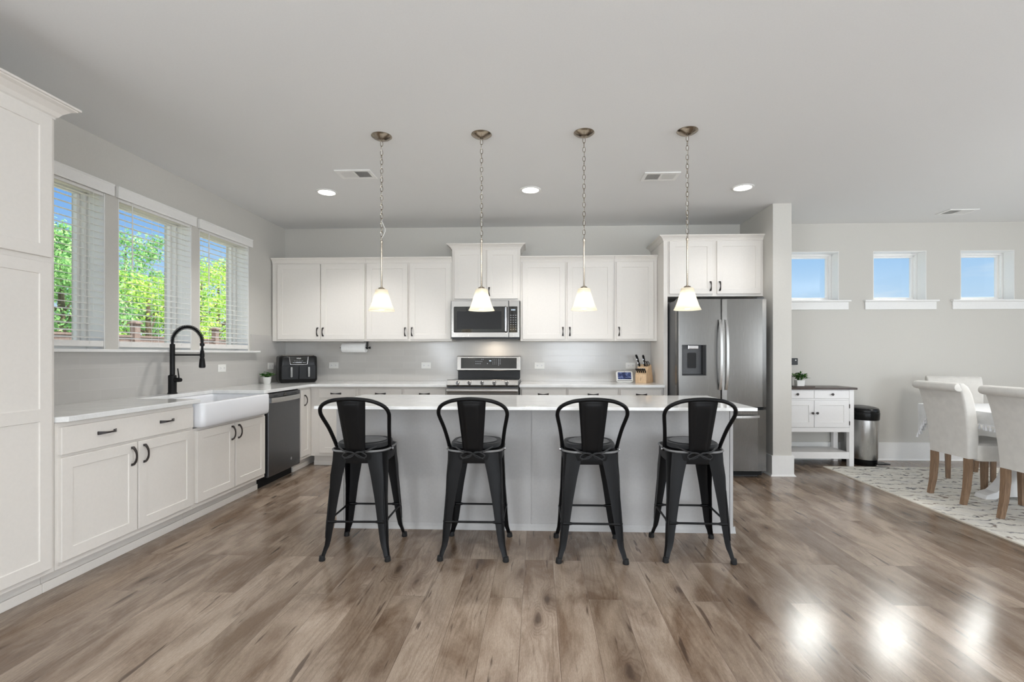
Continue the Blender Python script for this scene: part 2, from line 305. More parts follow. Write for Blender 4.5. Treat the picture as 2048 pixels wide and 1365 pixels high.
# ------------------------------------------------------------------ mesh helpers
WL = {}
class MB:
    """collects shapes (world or local coordinates) and links them as one mesh object"""
    def __init__(s): s.b = bmesh.new(); s.mi = 0
    def _f(s, vs):
        try:
            f = s.b.faces.new(vs); f.material_index = s.mi; return f
        except ValueError: return None
    def box(s, x0, x1, y0, y1, z0, z1):
        v = [s.b.verts.new(p) for p in ((x0, y0, z0), (x1, y0, z0), (x1, y1, z0), (x0, y1, z0), (x0, y0, z1), (x1, y0, z1), (x1, y1, z1), (x0, y1, z1))]
        for q in ((0, 3, 2, 1), (4, 5, 6, 7), (0, 1, 5, 4), (1, 2, 6, 5), (2, 3, 7, 6), (3, 0, 4, 7)): s._f([v[i] for i in q])
        return s
    def loft(s, rings, caps=True, closed=True):
        R = [[s.b.verts.new(p) for p in r] for r in rings]; n = len(R[0])
        for a, c in zip(R, R[1:]):
            for i in range(n if closed else n - 1):
                j = (i + 1) % n; s._f([a[i], a[j], c[j], c[i]])
        if caps:
            s._f(R[0][::-1]); s._f(R[-1])
        return s
    def cyl(s, p0, p1, r0, r1=None, n=16, caps=True):
        r1 = r0 if r1 is None else r1
        return s.tube([p0, p1], [r0, r1], n, caps)
    def tube(s, pts, r, n=10, caps=True):
        pts = [Vector(p) for p in pts]; rs = r if isinstance(r, (list, tuple)) else [r] * len(pts)
        rings = []; up = None
        for i, p in enumerate(pts):
            t = (pts[min(i + 1, len(pts) - 1)] - pts[max(i - 1, 0)]).normalized()
            if up is None: up = t.orthogonal().normalized()
            up = (up - t * up.dot(t)).normalized(); sd_ = t.cross(up)
            rings.append([p + (up * math.cos(2 * PI * k / n) + sd_ * math.sin(2 * PI * k / n)) * rs[i] for k in range(n)])
        return s.loft(rings, caps)
    def ring(s, pts, r, n=6):          # closed tube
        pts = [Vector(p) for p in pts]; N = len(pts); rings = []; up = None
        for i, p in enumerate(pts):
            t = (pts[(i + 1) % N] - pts[i - 1]).normalized()
            if up is None: up = t.orthogonal().normalized()
            up = (up - t * up.dot(t)).normalized(); sd_ = t.cross(up)
            rings.append([s.b.verts.new(p + (up * math.cos(2 * PI * k / n) + sd_ * math.sin(2 * PI * k / n)) * r) for k in range(n)])
        for a, c in zip(rings, rings[1:] + rings[:1]):
            for i in range(n): s._f([a[i], a[(i + 1) % n], c[(i + 1) % n], c[i]])
        return s
    def lathe(s, prof, c=(0, 0, 0), n=24, axis='z', caps=True):
        rings = []
        for r, h in prof:
            ring = []
            for k in range(n):
                a = 2 * PI * k / n; u, w = r * math.cos(a), r * math.sin(a)
                ring.append({'z': (c[0] + u, c[1] + w, c[2] + h), 'y': (c[0] + u, c[1] + h, c[2] + w), 'x': (c[0] + h, c[1] + u, c[2] + w)}[axis])
            rings.append(ring)
        return s.loft(rings, caps)
    def prism(s, poly, lo, hi, axis='z'):
        f = {'z': lambda a, b, h: (a, b, h), 'y': lambda a, b, h: (a, h, b), 'x': lambda a, b, h: (h, a, b)}[axis]
        return s.loft([[f(a, b, lo) for a, b in poly], [f(a, b, hi) for a, b in poly]])
    def grid(s, P):
        V = [[s.b.verts.new(p) for p in r] for r in P]
        for a, c in zip(V, V[1:]):
            for i in range(len(a) - 1): s._f([a[i], a[i + 1], c[i + 1], c[i]])
        return s
    def quad(s, *p): s._f([s.b.verts.new(q) for q in p]); return s
    def xf(s, m): bmesh.ops.transform(s.b, matrix=m, verts=s.b.verts); return s
    def build(s, name, mats, parent=None, loc=None, bevel=0, seg=2, smooth=False, sub=0, solid=0, local=False, ang=40):
        me = bpy.data.meshes.new(name)
        bmesh.ops.recalc_face_normals(s.b, faces=s.b.faces)
        if parent is not None: o0 = Vector((0, 0, 0)) if local else WL[parent.name]
        elif loc is not None: o0 = Vector((0, 0, 0)) if local else Vector(loc)
        else: o0 = Vector((0, 0, 0))
        if o0.length > 0: bmesh.ops.translate(s.b, verts=s.b.verts, vec=-o0)
        s.b.to_mesh(me); s.b.free()
        for m in (mats if isinstance(mats, (list, tuple)) else [mats]): me.materials.append(M[m])
        o = bpy.data.objects.new(name, me); C.objects.link(o)
        if parent is not None: o.parent = parent; WL[o.name] = WL[parent.name]
        else:
            o.location = loc or (0, 0, 0); WL[o.name] = Vector(loc or (0, 0, 0))
        if solid:
            k = o.modifiers.new('solid', 'SOLIDIFY'); k.thickness = solid; k.offset = 0
        if bevel:
            k = o.modifiers.new('bevel', 'BEVEL'); k.width = bevel; k.segments = seg; k.limit_method = 'ANGLE'; k.angle_limit = math.radians(40)
        if sub:
            k = o.modifiers.new('sub', 'SUBSURF'); k.levels = sub; k.render_levels = sub
        if smooth or sub:
            me.polygons.foreach_set('use_smooth', [True] * len(me.polygons))
            if not sub:
                me.set_sharp_from_angle(angle=math.radians(ang))
        return o
def thing(name, label, cat, loc=(0, 0, 0), rz=0, group=None):
    o = bpy.data.objects.new(name, None); C.objects.link(o); o.empty_display_size = 0.1
    o.location = loc; o.rotation_euler = (0, 0, rz); WL[o.name] = Vector(loc)
    return tag(o, label, cat, group)
def tag(o, label, cat, group=None, kind=None):
    o['label'] = label; o['category'] = cat
    if group: o['group'] = group
    if kind: o['kind'] = kind
    return o
def struct(o, label=None):
    o['kind'] = 'structure'
    if label: o['label'] = label
    return o
def dup(o, loc, rz=0, label=None, parent=None):
    r = o.copy(); C.objects.link(r)
    if parent is None:
        r.location = loc; r.rotation_euler = (0, 0, rz)
        if label: r['label'] = label
    else: r.parent = parent
    for ch in [c for c in o.children]: dup(ch, None, 0, None, r)
    return r
def rrect(w, h, r, n=5, cx=0, cy=0):
    p = []
    for sx, sy, a0 in ((1, 1, 0), (-1, 1, PI / 2), (-1, -1, PI), (1, -1, 3 * PI / 2)):
        for k in range(n + 1):
            a = a0 + PI / 2 * k / n
            p.append((cx + sx * (w / 2 - r) + r * math.cos(a), cy + sy * (h / 2 - r) + r * math.sin(a)))
    return p
def text_mesh(txt, size, mat, parent, mtx, name='lettering', depth=0.0004):
    cu = bpy.data.curves.new(name, 'FONT'); cu.body = txt; cu.size = size; cu.align_x = 'CENTER'; cu.align_y = 'CENTER'; cu.extrude = depth
    tmp = bpy.data.objects.new('tmp', cu); C.objects.link(tmp)
    me = bpy.data.meshes.new_from_object(tmp.evaluated_get(bpy.context.evaluated_depsgraph_get()))
    bpy.data.objects.remove(tmp)
    me.materials.clear(); me.materials.append(M[mat])
    me.transform(Matrix.Translation(-WL[parent.name]) @ mtx)
    o = bpy.data.objects.new(name, me); C.objects.link(o); o.parent = parent; WL[o.name] = WL[parent.name]; return o
# frames for fronts: (u along, w up, n outward) -> world
def fY(y): return lambda u, w, n: (u, y - n, w)      # faces the camera
def fX(x): return lambda u, w, n: (x + n, u, w)      # left run, faces +X
FACE_BACK = Matrix(((1, 0, 0, 0), (0, 0, -1, 0), (0, 1, 0, 0), (0, 0, 0, 1)))   # text standing up and facing -Y

def shaker(f, u0, u1, w0, w1, name, parent, mat='cab', fw=0.06, th=0.02, rec=0.006, mid=None):
    m = MB(); b = m.b
    def loop(i, n): return [b.verts.new(f(*p, n)) for p in ((u0 + i, w0 + i), (u1 - i, w0 + i), (u1 - i, w1 - i), (u0 + i, w1 - i))]
    def bridge(A, B):
        for i in range(4): m._f([A[i], A[(i + 1) % 4], B[(i + 1) % 4], B[i]])
    B0, F0, F1 = loop(0, 0.0), loop(0, th - 0.002), loop(0.002, th)
    m._f(B0); bridge(B0, F0); bridge(F0, F1)
    if fw and mid is None:
        I0, I1, I2 = loop(fw, th), loop(fw + 0.0015, th - rec + 0.001), loop(fw + 0.003, th - rec)
        bridge(F1, I0); bridge(I0, I1); bridge(I1, I2); m._f(I2)
    elif fw:
        m._f(F1)
    else: m._f(F1)
    if fw and mid is not None:     # two panels one above the other with a middle rail
        m.b.faces.ensure_lookup_table(); m.b.faces.remove(m.b.faces[-1])
        for lo, hi in ((w0 + fw, mid - fw / 2), (mid + fw / 2, w1 - fw)):
            A = [b.verts.new(f(*p, th)) for p in ((u0 + fw, lo), (u1 - fw, lo), (u1 - fw, hi), (u0 + fw, hi))]
            D = [b.verts.new(f(*p, th - rec)) for p in ((u0 + fw + .0025, lo + .0025), (u1 - fw - .0025, lo + .0025), (u1 - fw - .0025, hi - .0025), (u0 + fw + .0025, hi - .0025))]
            bridge(A, D); m._f(D)
        e = 0.002
        for q in (((u0 + e, w0 + e), (u1 - e, w0 + e), (u1 - fw, w0 + fw), (u0 + fw, w0 + fw)), ((u1 - e, w0 + e), (u1 - e, w1 - e), (u1 - fw, w1 - fw), (u1 - fw, w0 + fw)),
                  ((u1 - e, w1 - e), (u0 + e, w1 - e), (u0 + fw, w1 - fw), (u1 - fw, w1 - fw)), ((u0 + e, w1 - e), (u0 + e, w0 + e), (u0 + fw, w0 + fw), (u0 + fw, w1 - fw)),
                  ((u0 + fw, mid - fw / 2), (u1 - fw, mid - fw / 2), (u1 - fw, mid + fw / 2), (u0 + fw, mid + fw / 2))):
            m.quad(*[f(a, c, th) for a, c in q])
        bmesh.ops.remove_doubles(m.b, verts=m.b.verts, dist=0.0002)
    return m.build(name, mat, parent)
def pull(f, u, w, n0, parent, vertical=True, L=0.115, mat='bronze'):
    """hourglass bow pull"""
    m = MB(); rings = []
    K = 12
    for i in range(K + 1):
        t = i / K * 2 - 1
        off = 0.004 + 0.026 * (1 - abs(t) ** 2.4); wd = 0.0035 + 0.0065 * abs(t) ** 1.5; th = 0.0035
        a = t * L / 2
        if vertical: rings.append([f(u + p, w + a, n0 + off + q) for p, q in ((-wd, -th), (wd, -th), (wd, th), (-wd, th))])
        else: rings.append([f(u + a, w + p, n0 + off + q) for p, q in ((-wd, -th), (wd, -th), (wd, th), (-wd, th))])
    m.loft(rings)
    for sg in (-1, 1):
        a = sg * (L / 2 - 0.006); P = []
        for n in (0.0, 0.006):
            P.append([f(u + (dx if vertical else a + dx), w + (a + dy if vertical else dy), n0 + n) for dx, dy in ((-.007, -.007), (.007, -.007), (.007, .007), (-.007, .007))])
        m.loft(P)
    return m.build('handle', mat, parent, smooth=True)
def crown(path, z0, z1, proj, name, parent, closed_ends=True, mat='cab'):
    """moulding swept along a plan path; outward is to the right of travel"""
    h = z1 - z0
    prof = [(0, 0), (0.004, 0), (0.004, .12 * h), (.16 * proj, .2 * h), (.3 * proj, .42 * h), (.62 * proj, .7 * h), (.86 * proj, .8 * h), (.86 * proj, .86 * h), (proj, .88 * h), (proj, h), (0, h)]
    pts = [Vector((p[0], p[1])) for p in path]; rings = []
    for i, p in enumerate(pts):
        ns = []
        if i > 0: d = (p - pts[i - 1]).normalized(); ns.append(Vector((d.y, -d.x)))
        if i < len(pts) - 1: d = (pts[i + 1] - p).normalized(); ns.append(Vector((d.y, -d.x)))
        n = sum(ns, Vector((0, 0))); n = n / n.dot(ns[0]) if len(ns) > 1 else ns[0]
        rings.append([(p.x + n.x * a, p.y + n.y * a, z0 + c) for a, c in prof])
    return MB().loft(rings).build(name, mat, parent)

# ------------------------------------------------------------------ room shell
XW, YB, ZC = -3.07, 5.755, 2.75
struct(MB().box(-3.4, 7.2, -4.2, 6.1, -0.1, 0).build('floor', 'floor'))
struct(MB().box(-3.4, 7.2, -4.2, 6.1, ZC, ZC + 0.1).build('ceiling', 'ceiling'))
LW = [(2.565, 3.315), (3.42, 4.17), (4.27, 5.02)]          # kitchen window openings along Y
LZ = (1.265, 2.405)
m = MB(); m.box(XW - .25, XW, -4.1, 6.0, 0, LZ[0] - .022); m.box(XW - .25, XW, -4.1, 6.0, LZ[1], ZC)
ys = [-1.0] + [y for w in LW for y in w] + [6.0]
for a, b in zip(ys[::2], ys[1::2]): m.box(XW - .25, XW, a, b, LZ[0] - .022, LZ[1])
m.box(XW - .25, XW, -4.1, -3.0, LZ[0] - .022, LZ[1])
struct(m.build('wall_left', 'wall'))
DW = [(2.905, 3.505), (3.893, 4.493), (4.874, 5.474)]      # dining window openings along X
DZ = (1.855, 2.424)
m = MB(); m.box(XW, 7.1, YB, YB + .22, 0, DZ[0] - .02); m.box(XW, 7.1, YB, YB + .22, DZ[1], ZC)
xs = [XW] + [x for w in DW for x in w] + [7.1]
for a, b in zip(xs[::2], xs[1::2]): m.box(a, b, YB, YB + .22, DZ[0] - .02, DZ[1])
struct(m.build('wall_back', 'wall'))
struct(MB().box(2.37, 2.557, 4.96, YB, 0, ZC).build('wall_partition', 'wall', bevel=0.004))
RW = [(0.2, 1.9), (2.0, 3.7), (5.42, 5.62)]                # rear glass doors
m = MB(); m.box(XW, 7.0, -4.15, -4.0, 2.32, ZC); m.box(XW, 7.0, -4.15, -4.0, 0, 0.12)
xs = [XW] + [x for w in RW for x in w] + [7.0]
for a, b in zip(xs[::2], xs[1::2]): m.box(a, b, -4.15, -4.0, 0.12, 2.32)
struct(m.build('wall_rear', 'wall'))
SW = [(-3.3, -1.3), (-0.1, 1.9), (2.9, 4.9)]
m = MB(); m.box(7.0, 7.15, -4.15, 5.97, 0, 0.7); m.box(7.0, 7.15, -4.15, 5.97, 2.2, ZC)
ys = [-4.15] + [y for w in SW for y in w] + [5.97]
for a, b in zip(ys[::2], ys[1::2]): m.box(7.0, 7.15, a, b, 0.7, 2.2)
struct(m.build('wall_right', 'wall'))

wi = 0
def window(f, u0, u1, w0, w1, n, fr=0.05, dep=0.06, mull=False):
    """vinyl window: frame as the object, pane as its part"""
    global wi; wi += 1
    m = MB()
    def bx(a, b, c, d, n0, n1):
        P = [f(a, c, n0), f(b, c, n0), f(b, d, n0), f(a, d, n0)]; Q = [f(a, c, n1), f(b, c, n1), f(b, d, n1), f(a, d, n1)]
        m.loft([P, Q])
    for a, b, c, d in ((u0, u1, w0, w0 + fr), (u0, u1, w1 - fr, w1), (u0, u0 + fr, w0 + fr, w1 - fr), (u1 - fr, u1, w0 + fr, w1 - fr)):
        bx(a, b, c, d, n, n + dep * .5)
    for a, b, c, d in ((u0, u1, w0, w0 + fr * .6), (u0, u1, w1 - fr * .6, w1), (u0, u0 + fr * .6, w0 + fr * .6, w1 - fr * .6), (u1 - fr * .6, u1, w0 + fr * .6, w1 - fr * .6)):
        bx(a, b, c, d, n + dep * .5, n + dep)
    if mull: bx((u0 + u1) / 2 - .03, (u0 + u1) / 2 + .03, w0 + fr, w1 - fr, n, n + dep * .5)
    o = struct(m.build('window_%d' % wi, 'trim', bevel=0.003))
    g = MB(); P = [f(a, c, n + .012) for a, c in ((u0 + fr * .8, w0 + fr * .8), (u1 - fr * .8, w0 + fr * .8), (u1 - fr * .8, w1 - fr * .8), (u0 + fr * .8, w1 - fr * .8))]
    Q = [f(a, c, n + .016) for a, c in ((u0 + fr * .8, w0 + fr * .8), (u1 - fr * .8, w0 + fr * .8), (u1 - fr * .8, w1 - fr * .8), (u0 + fr * .8, w1 - fr * .8))]
    g.loft([P, Q]); g.build('pane', 'glass', o)
    return o
for a, b in LW:
    o = window(fX(XW - .25), a, b, LZ[0], LZ[1], 0.06)
    j = MB()   # white jamb liner
    x0, x1 = XW - .128, XW - .002
    j.box(x0, x1, a, a + .008, LZ[0], LZ[1]).box(x0, x1, b - .008, b, LZ[0], LZ[1]).box(x0, x1, a + .008, b - .008, LZ[1] - .008, LZ[1])
    j.build('jamb', 'trim', o)
struct(MB().box(XW - .25, -3.0, 2.385, 5.12, 1.243, 1.264).build('trim_1', 'trim', bevel=0.004))      # long window sill board
for i, (a, b) in enumerate(DW):
    o = window(lambda u, w, n: (u, YB + .22 - n, w), a, b, DZ[0], DZ[1], 0.02, 0.048, 0.07)
    y0, y1 = YB + .002, YB + .128
    MB().box(a, a + .007, y0, y1, DZ[0], DZ[1]).box(b - .007, b, y0, y1, DZ[0], DZ[1]).box(a + .007, b - .007, y0, y1, DZ[1] - .007, DZ[1]).build('jamb', 'trim', o)
    MB().box(a - .115, b + .115, YB - .045, YB, DZ[0] - .02, DZ[0]).box(a, b, YB, YB + .128, DZ[0] - .02, DZ[0]).build('sill', 'trim', o, bevel=0.003)
    MB().box(a - .10, b + .10, YB - .018, YB, DZ[0] - .11, DZ[0] - .02).build('apron', 'trim', o, bevel=0.002)
for a, b in RW: window(lambda u, w, n: (u, -4.15 + n, w), a, b, .12, 2.32, 0.05, .07 if b - a > 1 else .03, .06, b - a > 1)
window(lambda u, w, n: (XW - .25 + n, u, w), -3.0, -1.0, LZ[0] - .022, LZ[1], 0.05, .06, .06, True)
for a, b in SW: window(lambda u, w, n: (7.15 - n, u, w), a, b, .7, 2.2, 0.05, .06, .06, True)

def base_run(name, x0, x1, y0, y1, face):
    m = MB(); h = .205; t = .016
    if face == '-y': m.box(x0, x1, y0 - t, y0, 0, h).prism([(y0 - t - .016, 0), (y0 - t, 0), (y0 - t, .02), (y0 - t - .006, .016)], x0, x1, 'x')
    if face == '-x': m.box(x0 - t, x0, y0, y1, 0, h).prism([(x0 - t - .016, 0), (x0 - t, 0), (x0 - t, .02), (x0 - t - .006, .016)], y0, y1, 'y')
    if face == '+x': m.box(x0, x0 + t, y0, y1, 0, h).prism([(x0 + t + .016, 0), (x0 + t, 0), (x0 + t, .02), (x0 + t + .006, .016)], y0, y1, 'y')
    return m
struct(base_run('', 2.557, 7.0, YB, YB, '-y').build('baseboard_back', 'trim', bevel=0.003))
m = MB(); t = .016
m.prism([(2.37 - t, YB), (2.37 - t, 4.96 - t), (2.557 + t, 4.96 - t), (2.557 + t, YB - t), (2.557, YB - t), (2.557, 4.96), (2.37, 4.96), (2.37, YB)], 0, .205)
q = t + .016
m.loft([[(2.37 - t, 5.16, 0), (2.37 - t, 4.96 - t, 0), (2.557 + t, 4.96 - t, 0), (2.557 + t, YB - t, 0)][::1] + [(2.557 + q, YB - t, 0), (2.557 + q, 4.96 - q, 0), (2.37 - q, 4.96 - q, 0), (2.37 - q, 5.16, 0)],
        [(2.37 - t, 5.16, .02), (2.37 - t, 4.96 - t, .02), (2.557 + t, 4.96 - t, .02), (2.557 + t, YB - t, .02)] + [(2.557 + t + .005, YB - t, .017), (2.557 + t + .005, 4.96 - t - .005, .017), (2.37 - t - .005, 4.96 - t - .005, .017), (2.37 - t - .005, 5.16, .017)]])
struct(m.build('baseboard_partition', 'trim', bevel=0.002))
struct(MB().box(7.0 - .016, 7.0, -4.0, YB - .016, 0, .205).build('baseboard_right', 'trim', bevel=0.003))
# tiled splashbacks
struct(MB().box(XW, XW + .01, 2.385, 5.06, .905, 1.243).box(XW, XW + .01, 5.122, YB - .01, .905, 1.44).box(XW, XW + .01, 5.045, 5.122, 1.264, 1.44).box(XW, XW + .01, 5.06, 5.122, .905, 1.243).build('wall_tile_left', 'tile_left'))
struct(MB().box(XW, 1.333, YB - .01, YB, .905, 1.376).build('wall_tile_back', 'tile_back'))

# ------------------------------------------------------------------ left cabinet run
XF, YF = -2.476, 5.182
CT = 0.905
fl = fX(XF); fb = fY(YF)
# pantry
t = thing('pantry_cabinet', 'tall white pantry cabinet with crown moulding beside the kitchen windows', 'cabinet', (-2.77, 1.9, 0))
MB().box(XW + .003, XF, 1.42, 2.379, .117, 2.44).box(XW + .003, -2.55, 1.42, 2.379, 0, .117).build('body', 'cab', t)
for a, b in ((1.455, 1.895), (1.91, 2.352)):
    for nm, lo, hi, mid in (('upper', 1.717, 2.425, None), ('lower', .144, 1.69, .925)):
        o = shaker(fl, a, b, lo, hi, 'door', t, mid=mid)
        pull(fl, (b - .03) if a < 1.5 else (a + .03), lo + .09 if nm == 'upper' else 1.12, .02, o)
crown([(XW + .003, 2.379), (XF, 2.379), (XF, 1.42), (XW + .003, 1.42)][::-1], 2.43, 2.512, .075, 'crown_moulding', t)
MB().box(-2.55, -2.538, 1.42, 2.379, 0, .05).build('toe_board', 'cab', t, bevel=.003)

def base_unit(name, label, f, u0, u1, body, toe, fronts, group='white base cabinets', loc=None):
    """fronts: list of (kind, u0, u1, w0, w1, pull list)"""
    t = thing(name, label, 'cabinet', loc, 0, group)
    MB().box(*body).box(*toe).build('body', 'cab', t)
    for kind, a, b, lo, hi, pulls in fronts:
        o = shaker(f, a, b, lo, hi, kind, t, fw=0 if kind == 'drawer' else .06)
        for pu, pw, vert in pulls: pull(f, pu, pw, .02, o, vert)
    return t
G = 'white shaker base cabinets under the counters'
t = base_unit('base_cabinet', 'white base cabinet with one wide two-handled drawer over two doors, next to the pantry', fl, 2.38, 3.37,
    (XW + .003, XF, 2.381, 3.372, .117, .874), (XW + .003, -2.55, 2.381, 3.372, 0, .117),
    [('drawer', 2.40, 3.354, .706, .850, [(2.66, .787, False), (3.105, .787, False)]),
     ('door', 2.40, 2.872, .151, .690, [(2.832, .61, True)]), ('door', 2.882, 3.354, .151, .690, [(2.922, .61, True)])], G, (-2.77, 2.87, 0))
MB().box(-2.55, -2.538, 2.381, 3.372, 0, .05).build('toe_board', 'cab', t, bevel=.003)
t = base_unit('sink_cabinet', 'white two-door base cabinet directly under the farmhouse sink', fl, 3.37, 4.285,
    (XW + .003, XF, 3.374, 4.283, .117, .690), (XW + .003, -2.55, 3.374, 4.283, 0, .117),
    [('door', 3.395, 3.825, .151, .672, [(3.79, .595, True)]), ('door', 3.838, 4.262, .151, .672, [(3.875, .595, True)])], G, (-2.77, 3.83, 0))
MB().box(-2.55, -2.538, 3.374, 4.283, 0, .05).build('toe_board', 'cab', t, bevel=.003)
MB().box(XW + .02, -2.50, 3.374, 3.386, .690, .86).build('side_panel', 'cab', t)
MB().box(XW + .02, -2.50, 4.271, 4.283, .690, .86).build('side_panel', 'cab', t)
# corner unit with a narrow door
t = base_unit('corner_cabinet', 'white corner base cabinet with one narrow door beside the dishwasher', fl, 4.91, 5.18,
    (XW + .003, XF, 4.912, 5.74, .117, .874), (XW + .003, -2.55, 4.912, 5.74, 0, .117),
    [('door', 4.925, 5.135, .151, .852, [(5.0, .74, True)])], G, (-2.77, 5.3, 0))
MB().box(-2.55, -2.538, 4.912, 5.24, 0, .05).build('toe_board', 'cab', t, bevel=.003)
for nm, lab, a, b, fr in (
    ('base_cabinet', 'white base cabinet with a drawer over one door, in the corner behind the first stool', XF + .002, -1.95, [('drawer', -2.375, -1.972, .732 + .02, .852, [(-2.19, .80, False)]), ('door', -2.375, -1.972, .151, .735, [(-2.01, .65, True)])]),
    ('base_cabinet', 'white base cabinet between the corner unit and the range, mostly behind the island', -1.948, -.972, [('drawer', -1.925, -1.47, .752, .852, [(-1.7, .80, False)]), ('drawer', -1.445, -.99, .752, .852, [(-1.22, .80, False)]), ('door', -1.925, -1.47, .151, .735, [(-1.51, .65, True)]), ('door', -1.445, -.99, .151, .735, [(-1.40, .65, True)])]),
    ('base_cabinet', 'white base cabinet just past the range, mostly behind the island', -.19, .31, [('drawer', -.17, .295, .752, .852, [(.06, .80, False)]), ('door', -.17, .295, .151, .735, [(.25, .65, True)])]),
    ('base_cabinet', 'white base cabinet below the blank stretch of counter before the smart display', .312, .86, [('drawer', .328, .846, .752, .852, [(.59, .80, False)]), ('door', .328, .846, .151, .735, [(.37, .65, True)])]),
    ('base_cabinet', 'white base cabinet under the knife block, against the refrigerator panel', .862, 1.332, [('drawer', .88, 1.315, .752, .852, [(1.1, .80, False)]), ('door', .88, 1.315, .151, .735, [(.92, .65, True)])])):
    t = base_unit(nm, lab, fb, a, b, (a, b, YF, 5.745, .117, .874), (a, b, 5.26, 5.745, 0, .117), fr, G, ((a + b) / 2, 5.45, 0))
    MB().box(max(a, -2.535), b, 5.248, 5.26, 0, .05).build('toe_board', 'cab', t, bevel=.003)

# counters
CX, CY = -2.437, 5.10
poly = [(XW + .01, 2.381), (XF, 2.381), (CX, 2.418), (CX, 3.40), (-2.91, 3.40), (-2.91, 4.215), (CX, 4.215), (CX, CY), (-.967, CY), (-.967, YB - .01), (XW + .01, YB - .01)]
tag(MB().prism(poly, .875, CT).build('countertop', 'quartz', None, (-2.8, 4.2, .875), bevel=.004), 'white quartz L-shaped countertop running along the window wall to the range', 'countertop')
tag(MB().prism([(-.195, CY), (1.333, CY), (1.333, YB - .01), (-.195, YB - .01)], .875, CT).build('countertop', 'quartz', None, (.5, 5.4, .875), bevel=.004), 'white quartz countertop between the range and the refrigerator panel', 'countertop')

# farmhouse sink
m = MB()
def sink_ring(e, z, r): return [(x, y, z) for x, y in rrect(.53 - 2 * e, .872 - 2 * e, r, 5, -2.67, 3.823)]
m.loft([sink_ring(.03, .692, .02), sink_ring(.012, .697, .03), sink_ring(.002, .712, .035), sink_ring(0, .74, .035), sink_ring(0, .862, .035), sink_ring(.004, .871, .033), sink_ring(.011, .874, .03),
        sink_ring(.022, .874, .03), sink_ring(.030, .868, .03), sink_ring(.034, .85, .03), sink_ring(.038, .74, .03), sink_ring(.05, .722, .04), sink_ring(.09, .715, .05)])
t = tag(m.build('farmhouse_sink', 'porcelain', None, (-2.67, 3.823, .692), smooth=True, ang=50), 'white apron-front farmhouse sink below the middle window', 'sink')
MB().lathe([(.0, .7165), (.045, .7165), (.045, .719), (.03, .7195), (.0, .7185)], (-2.70, 3.823, 0), 20, caps=False).build('drain', 'chrome', t)

# faucet
fx, fy = -2.985, 3.835
t = thing('kitchen_faucet', 'matte black spring-neck kitchen faucet standing behind the sink', 'faucet', (fx, fy, CT))
MB().lathe([(.034, CT), (.034, CT + .006), (.030, CT + .012), (.030, 1.05), (.027, 1.056), (.0185, 1.06), (.0185, 1.305), (.0165, 1.312)], (fx, fy, 0), 24).build('body', 'matteblack', t, smooth=True)
arc = [(fx, fy, 1.30)] + [(fx + .125 - .125 * math.cos(a), fy, 1.325 + .125 * math.sin(a)) for a in [PI * k / 24 for k in range(25)]] + [(fx + .25, fy, 1.30)]
MB().tube(arc, .0095, 12).build('neck', 'matteblack', t, smooth=True)
sp = []
N = 30 * 10
for i in range(N + 1):
    s_ = i / N; a = PI * s_; c = Vector((fx + .125 - .125 * math.cos(a), fy, 1.325 + .125 * math.sin(a))); nrm = Vector((-math.cos(a), 0, math.sin(a))); w = 2 * PI * 30 * s_
    sp.append(c + nrm * (.0155 * math.cos(w)) + Vector((0, .0155 * math.sin(w), 0)))
MB().tube(sp, .0024, 5).build('spring', 'matteblack', t, smooth=True)
hx = fx + .25
MB().lathe([(.017, 1.318), (.017, 1.298), (.009, 1.292), (.009, 1.262), (.014, 1.256), (.015, 1.235), (.017, 1.232), (.017, 1.208), (.015, 1.204), (.015, 1.196), (.018, 1.19), (.0235, 1.135), (.0235, 1.122), (.018, 1.116)], (hx, fy, 0), 20).build('spray_head', 'matteblack', t, smooth=True)
MB().cyl((fx, fy, 1.222), (hx, fy, 1.222), .0065, n=12).build('arm', 'matteblack', t, smooth=True)
o = MB().tube([(fx, fy, 1.018), (fx + .060, fy - .008, 1.018), (fx + .078, fy - .010, 1.018)], [.018, .018, .016], 16).build('valve', 'matteblack', t, smooth=True)
MB().tube([(fx + .062, fy - .008, 1.028), (fx + .052, fy - .010, 1.112)], [.0055, .0045], 10).build('lever', 'matteblack', o, smooth=True)

# dishwasher
t = thing('dishwasher', 'slate grey dishwasher with a bar handle between the sink and the corner', 'dishwasher', (-2.77, 4.6, 0))
MB().box(-3.0, XF - .006, 4.295, 4.905, .10, .868).box(-3.0, -2.55, 4.295, 4.905, 0, .10).build('body', 'darkgap', t)
m = MB(); m.prism([(XF - .005, .098), (XF + .018, .098), (XF + .021, .11), (XF + .021, .79), (XF + .021, .862), (XF - .005, .862)], 4.312, 4.897, 'y')
d = m.build('door', 'darksteel', t, bevel=.003)
hp = []
for k in range(13):
    s_ = k / 12 * 2 - 1; hp.append([(XF + .028 + .026 * (1 - abs(s_) ** 3) + p, 4.605 + s_ * .265, .80 + q) for p, q in ((-.007, -.022), (.005, -.022), (.008, -.012), (.008, .012), (.005, .022), (-.007, .022))])
h = MB().loft(hp).box(XF + .02, XF + .036, 4.345, 4.37, .785, .815).box(XF + .02, XF + .036, 4.84, 4.865, .785, .815).build('handle', 'binsteel', d, smooth=True)
MB().box(XF + .0205, XF + .0218, 4.40, 4.47, .834, .840).box(XF + .0205, XF + .0218, 4.72, 4.83, .836, .842).build('control_marks', 'blackplastic', d)
MB().lathe([(.0, 0), (.026, 0), (.026, .003), (.0, .0035)], (XF + .021, 4.60, .83), 24, 'x', False).build('badge', 'steel', d, smooth=True)
m = MB()
m.ring([(XF + .0215, 4.72 + .013 * math.cos(a), .19 + .013 * math.sin(a)) for a in [2 * PI * k / 20 for k in range(20)]], .0012, 4)
